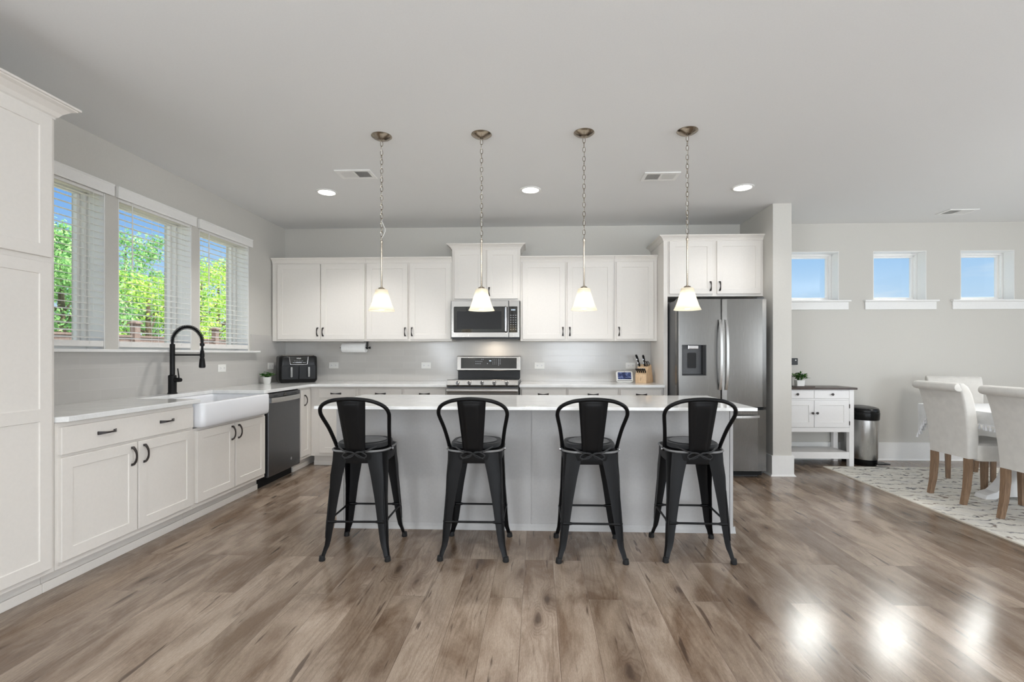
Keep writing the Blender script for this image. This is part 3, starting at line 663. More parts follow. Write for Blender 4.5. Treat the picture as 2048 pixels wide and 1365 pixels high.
m.tube([(XF + .022, 4.714, .181), (XF + .022, 4.719, .188), (XF + .022, 4.724, .199), (XF + .022, 4.727, .196)], .0016, 5)
m.build('emblem', 'chrome', d)

# ------------------------------------------------------------------ upper cabinets
YU = 5.45
fu = fY(YU)
GU = 'white shaker wall cabinets'
def upper(label, x0, x1, z0, z1, doors, zc, crn=None, yf=YU, group=GU, proj=.045):
    t = thing('wall_cabinet', label, 'cabinet', ((x0 + x1) / 2, 5.6, z0), 0, group)
    MB().box(x0, x1, yf, YB - .0005, z0, z1).build('body', 'cab', t)
    f = fY(yf)
    for a, b, side in doors:
        o = shaker(f, a, b, z0 + .021 if z0 < 1.5 else z0 + .025, z1 - .012, 'door', t, fw=.058)
        if side: pull(f, (b - .026) if side > 0 else (a + .026), z0 + .021 + .085, .02, o, True, .10)
    if crn: crown(crn, z1 - .006, zc, proj, 'crown_moulding', t)
    return t
upper('white two-door wall cabinet in the corner above the air fryer', -3.055, -1.962, 1.376, 2.272, [(-2.988, -2.49, 1), (-2.478, -1.972, -1)], 2.33, [(-3.055, YU), (-1.962, YU)])
upper('white two-door wall cabinet beside the microwave, above the paper towels', -1.960, -.972, 1.376, 2.272, [(-1.95, -1.478, 1), (-1.452, -.982, -1)], 2.33, [(-1.960, YU), (-.972, YU)])
upper('raised white two-door wall cabinet over the microwave', -.970, -.196, 1.828, 2.418, [(-.942, -.612, 1), (-.572, -.222, -1)], 2.475, [(-.970, YB), (-.970, YU), (-.196, YU), (-.196, YB)], proj=.058)
upper('white two-door wall cabinet following the microwave toward the refrigerator', -.194, .858, 1.376, 2.272, [(-.172, .308, 1), (.334, .842, -1)], 2.33, [(-.194, YU), (.858, YU)])
upper('narrow white one-door wall cabinet above the smart display', .860, 1.333, 1.376, 2.272, [(.882, 1.292, -1)], 2.33, [(.860, YU), (1.333, YU)])
# refrigerator surround
t = upper('white two-door cabinet over the refrigerator', 1.377, 2.368, 1.838, 2.432, [(1.392, 1.842, 1), (1.886, 2.34, -1)], 2.482, None, 5.17, proj=.055)
crown([(1.335, YB), (1.335, 5.17), (2.368, 5.17)], 2.426, 2.482, .055, 'crown_moulding', t)
tag(MB().box(1.335, 1.376, 5.17, YB - .0005, 0, 2.426).build('cabinet_panel', 'cab', None, (1.355, 5.46, 0)), 'tall white end panel standing against the refrigerator, beside the knife block', 'panel')
# puck lights under the wall cabinets
p0 = tag(MB().lathe([(.0, 0), (.032, 0), (.034, -.004), (.03, -.011), (.0, -.0125)], (0, 0, 0), 20, caps=False).build('puck_light', 'plastic_white', None, (-2.53, 5.52, 1.376), smooth=True), 'small white puck light under the corner wall cabinet', 'light', 'puck lights under the wall cabinets')
for x, lab in ((-1.43, 'small white puck light under the cabinet above the paper towels'), (-1.08, 'small white puck light under the cabinet edge nearest the microwave, on the towel side'), (.16, 'small white puck light under the cabinet just past the microwave'), (.59, 'small white puck light under the second door past the microwave'), (1.06, 'small white puck light under the narrow cabinet over the smart display')):
    dup(p0, (x, 5.52, 1.376), 0, lab)

# ------------------------------------------------------------------ microwave
t = thing('microwave', 'stainless over-the-range microwave with black glass door', 'microwave', (-.583, 5.55, 1.40))
MB().box(-.964, -.202, 5.375, YB - .0005, 1.405, 1.826).build('body', 'greyplastic', t)
d = MB().prism([(-.964, 1.414), (-.324, 1.414), (-.324, 1.824), (-.964, 1.824)], 5.345, 5.375, 'y').build('door', 'steelh', t, bevel=.004)
MB().prism([(x - .632, z + 1.613) for x, z in rrect(.605, .29, .012)], 5.3435, 5.3455, 'y').build('window', 'blackglass', d)
MB().prism([(x - .65, z + 1.605) for x, z in rrect(.50, .2, .01)], 5.3428, 5.3436, 'y').build('screen_mesh', 'blackplastic', d)
m = MB(); m.tube([(-.352, 5.346, 1.755), (-.352, 5.318, 1.745), (-.352, 5.312, 1.61), (-.352, 5.318, 1.485), (-.352, 5.346, 1.475)], [.011, .013, .0135, .013, .011], 12).build('handle', 'chrome', d, smooth=True)
MB().box(-.32, -.202, 5.345, 5.375, 1.414, 1.824).build('side_panel', 'steelh', t, bevel=.004)
k = MB().box(-.316, -.224, 5.3435, 5.3455, 1.468, 1.758).build('control_panel', 'blackglass', t)
m = MB()
for r in range(7):
    for c in range(3): m.box(-.303 + c * .027, -.291 + c * .027, 5.3428, 5.3436, 1.50 + r * .026, 1.506 + r * .026)
m.build('button_marks', 'mark', k)
m = MB()
for c in range(4): m.box(-.292 + c * .012, -.284 + c * .012, 5.3428, 5.3436, 1.712, 1.728)
m.build('clock', 'clock', k)
MB().box(-.955, -.21, 5.36, 5.70, 1.393, 1.405).build('vent_grille', 'blackplastic', t)
dl = bpy.data.lights.new('dining_fill', 'AREA'); dl.shape = 'DISK'; dl.size = .45; dl.energy = 17; dl.color = (1, .97, .93)  # added fill light without a fixture, lifts the chairs and rug
do = bpy.data.objects.new('dining_fill', dl); C.objects.link(do); do.location = (4.15, 3.55, 1.95)
ld = bpy.data.lights.new('hood_lamp', 'AREA'); ld.size = .1; ld.energy = 1.3; ld.color = (1, .86, .7)
lo = bpy.data.objects.new('hood_lamp', ld); C.objects.link(lo); lo.location = (-.5, 5.56, 1.388)

# ------------------------------------------------------------------ range
t = thing('kitchen_range', 'stainless electric range with black backguard display under the microwave', 'range', (-.58, 5.4, 0))
MB().box(-.960, -.202, 5.10, 5.69, .06, .935).box(-.93, -.23, 5.16, 5.66, 0, .06).build('body', 'greyplastic', t)
MB().box(-.960, -.202, 5.075, 5.69, .935, .946).build('cooktop', 'blackglass', t, bevel=.003)
k = MB().prism([(5.10, .886), (5.068, .886), (5.052, .90), (5.062, .955), (5.075, .958), (5.10, .958)], -.958, -.204, 'x').build('control_panel', 'steelh', t, bevel=.003)
for x in (-.843, -.718, -.585, -.455, -.325):
    kb = MB().lathe([(.021, 0), (.021, -.004), (.019, -.008), (.016, -.03), (.0145, -.032)], (x, 5.056, .924), 20, 'y').build('knob', 'chrome', k, smooth=True)
    MB().box(x - .003, x + .003, 5.0215, 5.028, .912, .94).build('pointer', 'blackplastic', kb)
bgd = MB().prism([(5.742, .946), (5.70, .946), (5.70, 1.03), (5.742, 1.03)], -.945, -.207, 'x').build('backguard', 'blackplastic', t)
MB().prism([(5.744, 1.03), (5.685, 1.03), (5.678, 1.04), (5.690, 1.20), (5.70, 1.206), (5.744, 1.206)], -.955, -.202, 'x').build('console', 'steelh', bgd, bevel=.003)
def cons(z): return 5.678 + (z - 1.04) / .16 * .012
cp = MB().loft([[(x, cons(z) - .0015, z) for x, z in ((-.908, 1.058), (-.247, 1.058), (-.247, 1.184), (-.908, 1.184))], [(x, cons(z) + .001, z) for x, z in ((-.908, 1.058), (-.247, 1.058), (-.247, 1.184), (-.908, 1.184))]]).build('display', 'blackglass', bgd)
m = MB()
def mark(x, z, w=.008, h=.006): m.box(x, x + w, cons(z) - .0024, cons(z) - .0012, z, z + h)
for c in range(5):
    mark(-.735 + c * .018, 1.138)
for c in range(4): mark(-.735 + c * .018, 1.112)
for c in range(2): mark(-.665 + c * .018, 1.162)
for r in range(4):
    for c in range(3): mark(-.53 + c * .02, 1.108 + r * .018, .005, .005)
for r in range(6): mark(-.465, 1.094 + r * .014, .01, .005); 
for r in range(5): mark(-.445, 1.108 + r * .014, .008, .005)
mark(-.597, 1.112, .01, .008)
m.build('markings', 'mark', cp)
m = MB(); mark(-.572, 1.143, .024, .012); m.build('clock', 'clock', cp)
dr = MB().box(-.957, -.205, 5.065, 5.10, .24, .868).build('oven_door', 'steelh', t, bevel=.004)
MB().prism([(x - .58, z + .53) for x, z in rrect(.56, .34, .02)], 5.0635, 5.0655, 'y').build('oven_window', 'blackglass', dr)
m = MB(); m.prism([(5.028, .826), (5.018, .832), (5.016, .845), (5.02, .858), (5.032, .862), (5.04, .85), (5.04, .832)], -.955, -.205, 'x').box(-.94, -.905, 5.03, 5.066, .832, .856).box(-.255, -.22, 5.03, 5.066, .832, .856)
m.build('handle', 'binsteel', dr, bevel=.003)
dw = MB().box(-.957, -.205, 5.075, 5.10, .07, .23).build('drawer', 'steelh', t, bevel=.004)

# ------------------------------------------------------------------ refrigerator
t = thing('refrigerator', 'stainless french-door refrigerator with an ice dispenser in its left door', 'refrigerator', (1.82, 5.3, 0))
RX0, RX1, RS = 1.386, 2.262, 1.828
MB().box(RX0 + .004, RX1 - .004, 4.925, 5.70, .035, 1.768).box(RX0 + .05, RX1 - .05, 4.95, 5.66, 0, .035).build('body', 'greyplastic', t)
def ry(x, a, b):           # gently bowed door front
    s_ = (x - a) / (b - a) * 2 - 1
    return 4.856 - .005 * (1 - s_ * s_) + .012 * max(0, abs(s_) - .93) / .07
def dpoly(x0, x1, a, b, n=10):
    P = [(x0 + (x1 - x0) * k / n) for k in range(n + 1)]
    return [(x, ry(x, a, b)) for x in P] + [(x1, 4.92), (x0, 4.92)]
a, b = RX0, RS - .003
m = MB()
for x0, x1, z0, z1 in ((a, 1.433, .705, 1.775), (1.672, b, .705, 1.775), (1.433, 1.672, .705, 1.014), (1.433, 1.672, 1.321, 1.775)): m.prism(dpoly(x0, x1, a, b), z0, z1)
d1 = m.build('door', 'steel', t)
m = MB(); m.box(1.434, 1.671, 4.905, 4.919, 1.015, 1.32)
m.box(1.434, 1.438, 4.853, 4.905, 1.015, 1.32).box(1.667, 1.671, 4.853, 4.905, 1.015, 1.32).box(1.438, 1.667, 4.853, 4.905, 1.015, 1.019).box(1.438, 1.667, 4.853, 4.905, 1.316, 1.32)
ds = m.build('dispenser', 'greyplastic', d1)
MB().box(1.638, 1.667, 4.852, 4.904, 1.019, 1.316).build('side_wall', 'blackplastic', ds)
MB().box(1.50, 1.60, 4.868, 4.904, 1.28, 1.316).build('nozzle', 'chrome', ds, bevel=.004)
MB().prism([(x + 1.545, z + 1.165) for x, z in rrect(.085, .155, .012)], 4.898, 4.9045, 'y').build('paddle', 'blackplastic', ds)
MB().box(1.44, 1.636, 4.856, 4.904, 1.019, 1.028).build('drip_tray', 'blackplastic', ds)
d2 = MB().prism(dpoly(RS + .003, RX1, RS + .003, RX1), .705, 1.775).build('door', 'steel', t)
for d, x in ((d1, 1.800), (d2, 1.860)):
    rings = []
    for k in range(17):
        s_ = k / 16 * 2 - 1; y = 4.852 - .012 - .045 * (1 - abs(s_) ** 3.0)
        rings.append([(x + p, y + q, 1.222 + s_ * .348) for p, q in ((-.011, -.006), (.011, -.006), (.013, .002), (.011, .008), (-.011, .008), (-.013, .002))])
    MB().loft(rings).build('handle', 'binsteel', d, smooth=True)
d3 = MB().prism(dpoly(RX0, RX1, RX0, RX1), .07, .675).build('freezer_drawer', 'steel', t)
rings = []
for k in range(17):
    s_ = k / 16 * 2 - 1; y = 4.852 - .012 - .042 * (1 - abs(s_) ** 4.0)
    rings.append([(1.824 + s_ * .36, y + q, .612 + p) for p, q in ((-.011, -.006), (.011, -.006), (.013, .002), (.011, .008), (-.011, .008), (-.013, .002))])
MB().loft(rings).build('handle', 'binsteel', d3, smooth=True)
MB().box(RX0 + .01, RX1 - .01, 4.90, 4.93, .675, .705).box(RX0 + .03, RX1 - .03, 4.90, 4.94, .02, .07).build('gasket', 'darkgap', t)
MB().box(RX0 + .02, RX0 + .09, 4.87, 4.96, 1.775, 1.79).box(RX1 - .09, RX1 - .02, 4.87, 4.96, 1.775, 1.79).build('hinge_cover', 'greyplastic', t)

# ------------------------------------------------------------------ island
IX0, IX1, IY0, IY1 = -1.425, 1.342, 3.372, 3.915
t = thing('kitchen_island', 'long grey panelled kitchen island base behind the stools', 'island', (0, 3.64, 0))
MB().box(IX0 + .004, IX1 - .004, IY0 + .004, IY1, .0, .873).build('body', 'island', t)
for a, b in ((IX0 + .056, -.0465), (-.0395, IX1 - .026)):
    MB().box(a, b, IY0 - .002, IY0 + .0035, .042, .872).build('panel', 'island', t)
for a, b in ((IX0, IX0 + .052), (IX1 - .021, IX1)):
    MB().box(a, b, IY0 - .004, IY0 + .03, .042, .872).build('corner_trim', 'island', t, bevel=.0015)
MB().prism([(IY0 - .018, 0), (IY0 + .003, 0), (IY0 + .003, .042), (IY0 - .004, .042), (IY0 - .008, .02)], IX0 - .012, IX1 + .014, 'x').build('base_trim', 'island', t)
for k in range(4):
    a = IX0 + .03 + k * .678; shaker(lambda u, w, n: (u, IY1 + n, w), a, a + .66, .12, .86, 'door', t, 'island')
tag(MB().box(-1.440, 1.366, 3.05, 3.945, .8735, .894).build('island_countertop', 'quartz', None, (0, 3.5, .878), bevel=.003), 'long white quartz island countertop the black stools are tucked under', 'countertop')

# ------------------------------------------------------------------ bar stools and their cushions
def make_stool():
    t = thing('bar_stool', 'x', 'stool', (0, 0, 0), 0, 'black metal bar stools at the island')
    m = MB()
    m.loft([[(x, y, z) for x, y in rrect(w, w, r)] for w, r, z in ((.322, .075, .572), (.326, .08, .578), (.333, .085, .61), (.338, .09, .640), (.338, .09, .648), (.30, .08, .650))])
    m.build('seat', 'blackmetal', t, smooth=True)
    m = MB(); m.ring([(x, y, .646) for x, y in rrect(.342, .342, .092, 6)], .0065, 8); m.build('seat_rim', 'seatrim', t, smooth=True)
    st = [(.636, .1655, .105), (.58, .1645, .098), (.5, .1675, .083), (.36, .172, .062), (.22, .181, .050), (.12, .188, .041), (.085, .191, .036), (.055, .198, .030), (.022, .205, .027)]
    for sx in (-1, 1):
        for sy in (-1, 1):
            m = MB(); rings = []
            for z, h, w in st:
                r = min(.060 if z > .6 else .045 if z > .55 else .022, w * .55); q = .004
                pr = [(-w, 0), (-r, 0), (-.29 * r, -.29 * r), (0, -r), (0, -w), (-q, -w), (-q, -r), (-.29 * r - q * .8, -.29 * r - q * .8), (-r, -q), (-w, -q)]
                rings.append([(sx * (h + a), sy * (h + b_), z) for a, b_ in pr])
            m.loft(rings)
            # pressed rib on the outer corner
            m.tube([(sx * (h - .006), sy * (h - .006), z) for z, h in ((.42, .169), (.3, .1755), (.2, .1825), (.13, .1875))], [.003, .006, .006, .003], 8)
            lg = m.build('leg', 'blackmetal', t, smooth=True)
            MB().lathe([(.0, 0), (.017, 0), (.019, .004), (.016, .03), (.0, .032)], (sx * .196, sy * .196, 0), 14, caps=False).build('rubber_foot', 'rubber', lg, smooth=True)
    for ax in (0, 1):
        for sg in (-1, 1):
            pts = [(-.168, .010), (-.13, .010), (-.115, .0065), (.115, .0065), (.13, .010), (.168, .010)]
            P = [((a, sg * .174, .225) if ax == 0 else (sg * .174, a, .225)) for a, r in pts]
            MB().tube(P, [r for a, r in pts], 10).build('footrest', 'blackmetal', t, smooth=True)
    m = MB()
    for sg in (-1, 1): m.tube([(-.14, -.14 * sg, .572), (0, 0, .560), (.14, .14 * sg, .572)], .006, 8)
    m.build('cross_brace', 'blackmetal', t, smooth=True)
    # hoop: from the seat sides up and round the back
    key = [(.166, -.03, .632), (.171, -.068, .69), (.184, -.122, .775), (.200, -.178, .848), (.204, -.200, .878), (.196, -.222, .908), (.172, -.243, .933), (.131, -.262, .953), (.083, -.272, .964), (0, -.277, .970)]
    key = key + [(-x, y, z) for x, y, z in key[-2::-1]]
    def cat(p0, p1, p2, p3, u): return 0.5 * ((2 * p1) + (p2 - p0) * u + (2 * p0 - 5 * p1 + 4 * p2 - p3) * u * u + (3 * p1 - p0 - 3 * p2 + p3) * u ** 3)
    K = [Vector(k) for k in key]; pts = []
    for i in range(len(K) - 1):
        for j in range(4): pts.append(cat(K[max(i - 1, 0)], K[i], K[i + 1], K[min(i + 2, len(K) - 1)], j / 4))
    pts.append(K[-1])
    MB().tube(pts, .0115, 12).build('back_hoop', 'blackmetal', t, smooth=True)
    # tapered, slightly curved splat with a pressed panel
    nz_, nx = 12, 10; P = []
    def sp_(u, v):        # u -1..1, v 0 bottom..1 top
        w = .057 + (.085 - .057) * v; z = .634 + .332 * v; y = -.186 - .090 * v + .014 * u * u * (.4 + .6 * v)
        e = max(abs(u) / .55, abs(v - .5) / .40)
        y -= .004 * max(0, min(1, (1.12 - e) / .12)) if e < 1.12 else 0
        return (u * w, y, z)
    us = [-1, -.8, -.63, -.55, -.4, 0, .4, .55, .63, .8, 1]; vs = [0, .05, .09, .10, .14, .3, .5, .7, .86, .90, .91, .95, 1]
    MB().grid([[sp_(u, v) for u in us] for v in vs]).build('splat', 'blackmetal', t, solid=.004, smooth=True)
    for sg in (-1, 1): MB().cyl((sg * .169, -.035, .640), (sg * .185, -.035, .640), .008, n=10).build('bolt', 'chrome', t, smooth=True)
    return t
def make_cushion():
    t = thing('seat_cushion', 'x', 'cushion', (0, 0, .650), 0, 'charcoal seat cushions tied to the stools')
    m = MB(); m.loft([[(x, y - .0, z) for x, y in rrect(w, w, r)] for w, r, z in ((.26, .08, .6540), (.298, .10, .6580), (.308, .105, .6680), (.306, .105, .6800), (.296, .10, .6860), (.28, .095, .6840))])
    m.build('border', 'piping', t, smooth=True)
    m = MB(); m.loft([[(x, y, z) for x, y in rrect(w, w, r)] for w, r, z in ((.262, .12, .6810), (.25, .115, .6885), (.18, .08, .6925), (.06, .025, .6930))])
    m.build('top_panel', 'cushion', t, smooth=True)
    m = MB(); m.ring([(x, y, .6865) for x, y in rrect(.262, .262, .12, 6)], .0045, 6); m.build('piping', 'piping', t, smooth=True)
    m = MB()
    m.tube([(-.115, -.146, .6700), (-.095, -.172, .6640), (-.072, -.190, .6540), (0, -.202, .6400), (.072, -.190, .6540), (.095, -.172, .6640), (.115, -.146, .6700)], .0045, 6)
    for sg in (-1, 1):
        m.ring([(sg * (.004 + .034 * (1 - math.cos(a))), -.204 - .004 * math.sin(a), .6380 + .018 * math.sin(a) - .006 * (1 - math.cos(a))) for a in [2 * PI * k / 16 for k in range(16)]], .0035, 5)
        m.tube([(0, -.204, .6380), (sg * .03, -.206, .6260), (sg * .062, -.202, .6080)], .0035, 6)
    m.build('tie', 'piping', t, smooth=True)
    return t
st0, cu0 = make_stool(), make_cushion()
stools = [(-1.089, 3.022, 0.02, 'black metal bar stool nearest the farmhouse sink, at the window end of the island', 'round charcoal cushion on the stool nearest the farmhouse sink'),
          (-.384, 3.045, 0.0, 'black metal bar stool in front of the range, second along from the window end', 'round charcoal cushion on the stool in front of the range'),
          (.320, 3.040, 0.0, 'black metal bar stool just past the island panel seam, third along from the window end', 'round charcoal cushion on the third stool along from the window end'),
          (.955, 3.070, -0.02, 'black metal bar stool in front of the refrigerator, at the dining end of the island', 'round charcoal cushion on the stool in front of the refrigerator')]
for i, (x, y, r, a, b) in enumerate(stools):
    if i == 0:
        st0.location = (x, y, 0); st0.rotation_euler.z = r; st0['label'] = a
        cu0.location = (x, y, .650); cu0.rotation_euler.z = r; cu0['label'] = b
    else: dup(st0, (x, y, 0), r, a); dup(cu0, (x, y, .650), r, b)

# ------------------------------------------------------------------ pendants
def make_pendant():
    t = thing('pendant_light', 'x', 'pendant light', (0, 0, ZC), 0, 'four pendants over the island')
    MB().lathe([(.0, 2.75), (.070, 2.75), (.071, 2.746), (.066, 2.742), (.056, 2.734), (.038, 2.727), (.030, 2.722), (.012, 2.718), (.0, 2.717)], n=32, caps=False).build('canopy', 'nickel', t, smooth=True)
    m = MB(); z = 2.712; i = 0
    while z > 2.02:
        P = []
        for k in range(12):
            a = 2 * PI * k / 12; u, w = .0088 * math.cos(a), .019 * math.sin(a); P.append((u, 0, z - .017 + w) if i % 2 == 0 else (0, u, z - .017 + w))
        m.ring(P, .0021, 5); z -= .0315; i += 1
    m.build('chain', 'nickel', t, smooth=True)
    MB().tube([(.003 * math.sin(k * 1.3), .003 * math.cos(k * 1.3), 2.718 - k * .0359) for k in range(20)], .0016, 5).build('cord', 'plastic_white', t, smooth=True)
    MB().lathe([(.0, 2.022), (.009, 2.020), (.009, 2.006), (.006, 2.0), (.006, 1.70), (.009, 1.698), (.009, 1.69), (.0, 1.689)], n=14, caps=False).build('rod', 'nickel', t, smooth=True)
    MB().lathe([(.0, 1.692), (.02, 1.691), (.024, 1.684), (.024, 1.674), (.018, 1.672), (.018, 1.632), (.0, 1.631)], n=20, caps=False).build('socket', 'nickel', t, smooth=True)
    o = [(.036, 1.680), (.042, 1.675), (.0455, 1.655), (.0535, 1.628), (.062, 1.600), (.071, 1.572), (.081, 1.548), (.091, 1.530)]
    MB().lathe(o + [(r - .0035, z + .0004) for r, z in o[::-1]], n=40, caps=False).build('shade', 'shade', t, smooth=True)
    MB().lathe([(.0, 1.534), (.016, 1.537), (.026, 1.548), (.0275, 1.562), (.022, 1.582), (.013, 1.602), (.012, 1.631), (.0, 1.632)], n=18, caps=False).build('bulb', 'bulb', t, smooth=True)
    return t
pd = make_pendant()
PX = [(-1.087, 'glass-shaded pendant light whose cord bulges from its chain, over the stool nearest the sink'), (-.388, 'pendant light with pale glass shade hanging in front of the microwave'),
      (.318, 'pendant light with pale glass shade hanging before the wall cabinets between microwave and refrigerator'), (1.018, 'pendant light with pale glass shade hanging in front of the refrigerator')]
pds = []
for i, (x, lab) in enumerate(PX):
    o = pd if i == 0 else dup(pd, (x, 3.325, ZC), 0, lab)
    o.location = (x, 3.325, ZC); o['label'] = lab; pds.append(o)
    d = bpy.data.lights.new('pendant_bulb', 'POINT'); d.energy = 9.0; d.color = (1, .92, .78); d.shadow_soft_size = .028
    l = bpy.data.objects.new('pendant_bulb', d); C.objects.link(l); l.location = (x, 3.325, 1.560)
WL[pd.name] = Vector((PX[0][0], 3.325, ZC))
x = PX[0][0]
MB().tube([(x + .004, 3.32, 2.15), (x + .012, 3.318, 2.135), (x + .026, 3.315, 2.105), (x + .028, 3.315, 2.085), (x + .018, 3.318, 2.06), (x + .005, 3.32, 2.04)], .0022, 6).build('loose_cord', 'plastic_white', pd, smooth=True)

# ------------------------------------------------------------------ ceiling downlights and vents
def make_can():
    t = thing('ceiling_downlight', 'x', 'ceiling light', (0, 0, ZC), 0, 'round ceiling downlights')
    MB().lathe([(.074, ZC - .001), (.098, ZC - .0005), (.098, ZC - .004), (.090, ZC - .009), (.078, ZC - .008), (.074, ZC - .003)], n=40, caps=False).build('trim_ring', 'trim', t, smooth=True)
    MB().lathe([(.0, ZC - .003), (.0745, ZC - .003), (.0745, ZC - .005), (.0, ZC - .0055)], n=32, caps=False).build('lens', 'led', t)
    return t
c0 = make_can()
cans = [(-1.977, 4.455, 'lit round ceiling downlight near the windows, beside a ceiling vent'), (-.066, 4.465, 'lit round ceiling downlight midway along the kitchen, above the wall cabinets'),
        (1.869, 4.475, 'lit round ceiling downlight nearest the refrigerator cabinet and partition wall'), (-.065, 1.93, 'round ceiling downlight at the very top of the picture, in front of the pendants')]
for i, (x, y, lab) in enumerate(cans):
    o = c0 if i == 0 else dup(c0, (x, y, ZC), 0, lab)
    o.location = (x, y, ZC); o['label'] = lab
    d = bpy.data.lights.new('downlight', 'SPOT'); d.energy = (88, 84, 26, 80)[i]; d.color = (1, .98, .96); d.shadow_soft_size = .07; d.spot_size = math.radians(128); d.spot_blend = .6
    l = bpy.data.objects.new('downlight', d); C.objects.link(l); l.location = (x, y, ZC - .012)
def make_vent():
    t = thing('ceiling_vent', 'x', 'vent', (0, 0, ZC), 0, 'white ceiling air vents')
    m = MB(); a, b = .15, .098
    for x0, x1, y0, y1 in ((-a, a, -b, -b + .032), (-a, a, b - .032, b), (-a, -a + .03, -b + .032, b - .032), (a - .03, a, -b + .032, b - .032), (-.006, .006, -b + .032, b - .032)): m.box(x0, x1, y0, y1, ZC - .009, ZC - .0005)
    m.build('frame', 'trim', t, bevel=.002)
    MB().box(-a + .03, a - .03, -b + .032, b - .032, ZC - .002, ZC - .0005).build('duct', 'duct', t)
    for sg, x0, x1 in ((1, -a + .03, -.006), (-1, .006, a - .03)):
        m = MB()
        n = 16
        for k in range(n):
            x = x0 + (k + .5) * (x1 - x0) / n
            m.loft([[(x - .004 * sg, y, ZC - .0085), (x - .003 * sg, y, ZC - .0085), (x + .004 * sg, y, ZC - .0025), (x + .003 * sg, y, ZC - .0025)] for y in (-b + .032, b - .032)])
        m.build('louvers', 'trim', t)
    return t
v0 = make_vent()
for i, (x, y, lab) in enumerate(((-1.53, 4.015, 'white ceiling vent near the windows, between a downlight and the first pendant chain'), (1.045, 4.165, 'white ceiling vent beside the chain of the pendant before the refrigerator'), (4.47, 5.32, 'white ceiling vent over the dining area, near the small high windows'))):
    o = v0 if i == 0 else dup(v0, (x, y, ZC), 0, lab)
    o.location = (x, y, ZC); o['label'] = lab

# ------------------------------------------------------------------ window blinds
for (a, b), lab in zip(LW, ('white slatted blind on the kitchen window next to the pantry', 'white slatted blind on the middle kitchen window, behind the faucet', 'white slatted blind on the kitchen window nearest the corner cabinets')):
    t = thing('window_blind', lab, 'blind', (XW - .03, (a + b) / 2, LZ[0]), 0, 'white blinds on the kitchen windows')
    MB().prism([(XW + .001, 2.372), (XW + .026, 2.366), (XW + .028, 2.374), (XW + .027, 2.438), (XW + .031, 2.442), (XW + .031, 2.450), (XW + .001, 2.450)], a - .028, b + (.045 if b < 3.4 else .028), 'y').build('valance', 'blind', t)
    MB().box(XW - .055, XW - .004, a + .012, b - .012, 2.35, 2.394).build('headrail', 'blind', t)
    m = MB(); z = 2.322
    while z > 1.34:
        m.loft([[(XW - .053, y, z + .0065), (XW - .028, y, z + .0042), (XW - .003, y, z - .0025), (XW - .003, y, z - .0048), (XW - .028, y, z + .0016), (XW - .053, y, z + .0040)] for y in (a + .011, b - .011)]); z -= .0465
    m.build('slats', 'blind', t)
    MB().box(XW - .054, XW - .002, a + .011, b - .011, LZ[0] + .016, LZ[0] + .058).build('bottom_rail', 'blind', t, bevel=.004)
    m = MB()
    for y in (a + .12, (a + b) / 2, b - .12):
        for x in (XW - .055, XW - .001): m.cyl((x, y, 1.30), (x, y, 2.35), .0011, n=5)
    m.build('ladder_cord', 'blind', t)
    MB().tube([(XW + .006, a + .11, 2.372), (XW + .012, a + .11, 2.35), (XW + .012, a + .11, 1.87)], [.003, .004, .0048], 8).build('wand', 'plastic_white', t, smooth=True)
    MB().tube([(XW + .006, b - .10, 2.372), (XW + .006, b - .10, 1.48)], .0013, 5).build('lift_cord', 'plastic_white', t)

# ------------------------------------------------------------------ outlets and wall control
def make_outlet():
    t = thing('electrical_outlet', 'x', 'outlet', (0, 0, 0), 0, 'white outlets on the tile')
    MB().prism(rrect(.116, .073, .005), 0, .005).xf(FACE_BACK).build('plate', 'plastic_white', t, bevel=.0015)
    m = MB()
    for sg in (-1, 1): m.prism([(x + sg * .0265, z) for x, z in rrect(.036, .034, .008)], .005, .0068)
    rc = m.xf(FACE_BACK).build('receptacle', 'trim', t)
    m = MB()
    for sg in (-1, 1):
        for dy in (-.006, .006): m.box(sg * .0265 - .006, sg * .0265 + .003, dy - .0012, dy + .0012, .0068, .0072)
        m.box(sg * .0265 + .007, sg * .0265 + .011, -.002, .002, .0068, .0072)
    m.xf(FACE_BACK).build('slots', 'greyplastic', rc)
    return t
o0 = make_outlet()
for i, (x, lab) in enumerate(((-2.464, 'white wall outlet on the tile beside the air fryer, under the paper towels'), (-1.336, 'white wall outlet on the tile just before the range'), (.022, 'white wall outlet on the tile just past the range'), (1.096, 'white wall outlet on the tile behind the knife block and smart display'))):
    o = o0 if i == 0 else dup(o0, (x, YB - .0102, 1.092), 0, lab)
    o.location = (x, YB - .0102, 1.092); o['label'] = lab
for y, z, r, lab in ((4.563, 1.092, PI / 2, 'white wall outlet under the window sill, past the faucet'), (5.42, 1.092, PI / 2, 'white wall outlet in the corner behind the small potted plant')):
    dup(o0, (XW + .0102, y, z), r, lab)
t = thing('wall_thermostat', 'small square black control with a white dot, on the wall above the sideboard', 'thermostat', (2.985, YB, 1.14))
MB().prism([(x + 2.985, z + 1.142) for x, z in rrect(.085, .078, .006)], YB - .018, YB - .0003, 'y').build('case', 'blackplastic', t, bevel=.002)
MB().lathe([(.0, -.001), (.007, -.001), (.007, .001), (.0, .001)], (3.003, YB - .0185, 1.157), 14, 'y', False).build('dot', 'plastic_white', t)

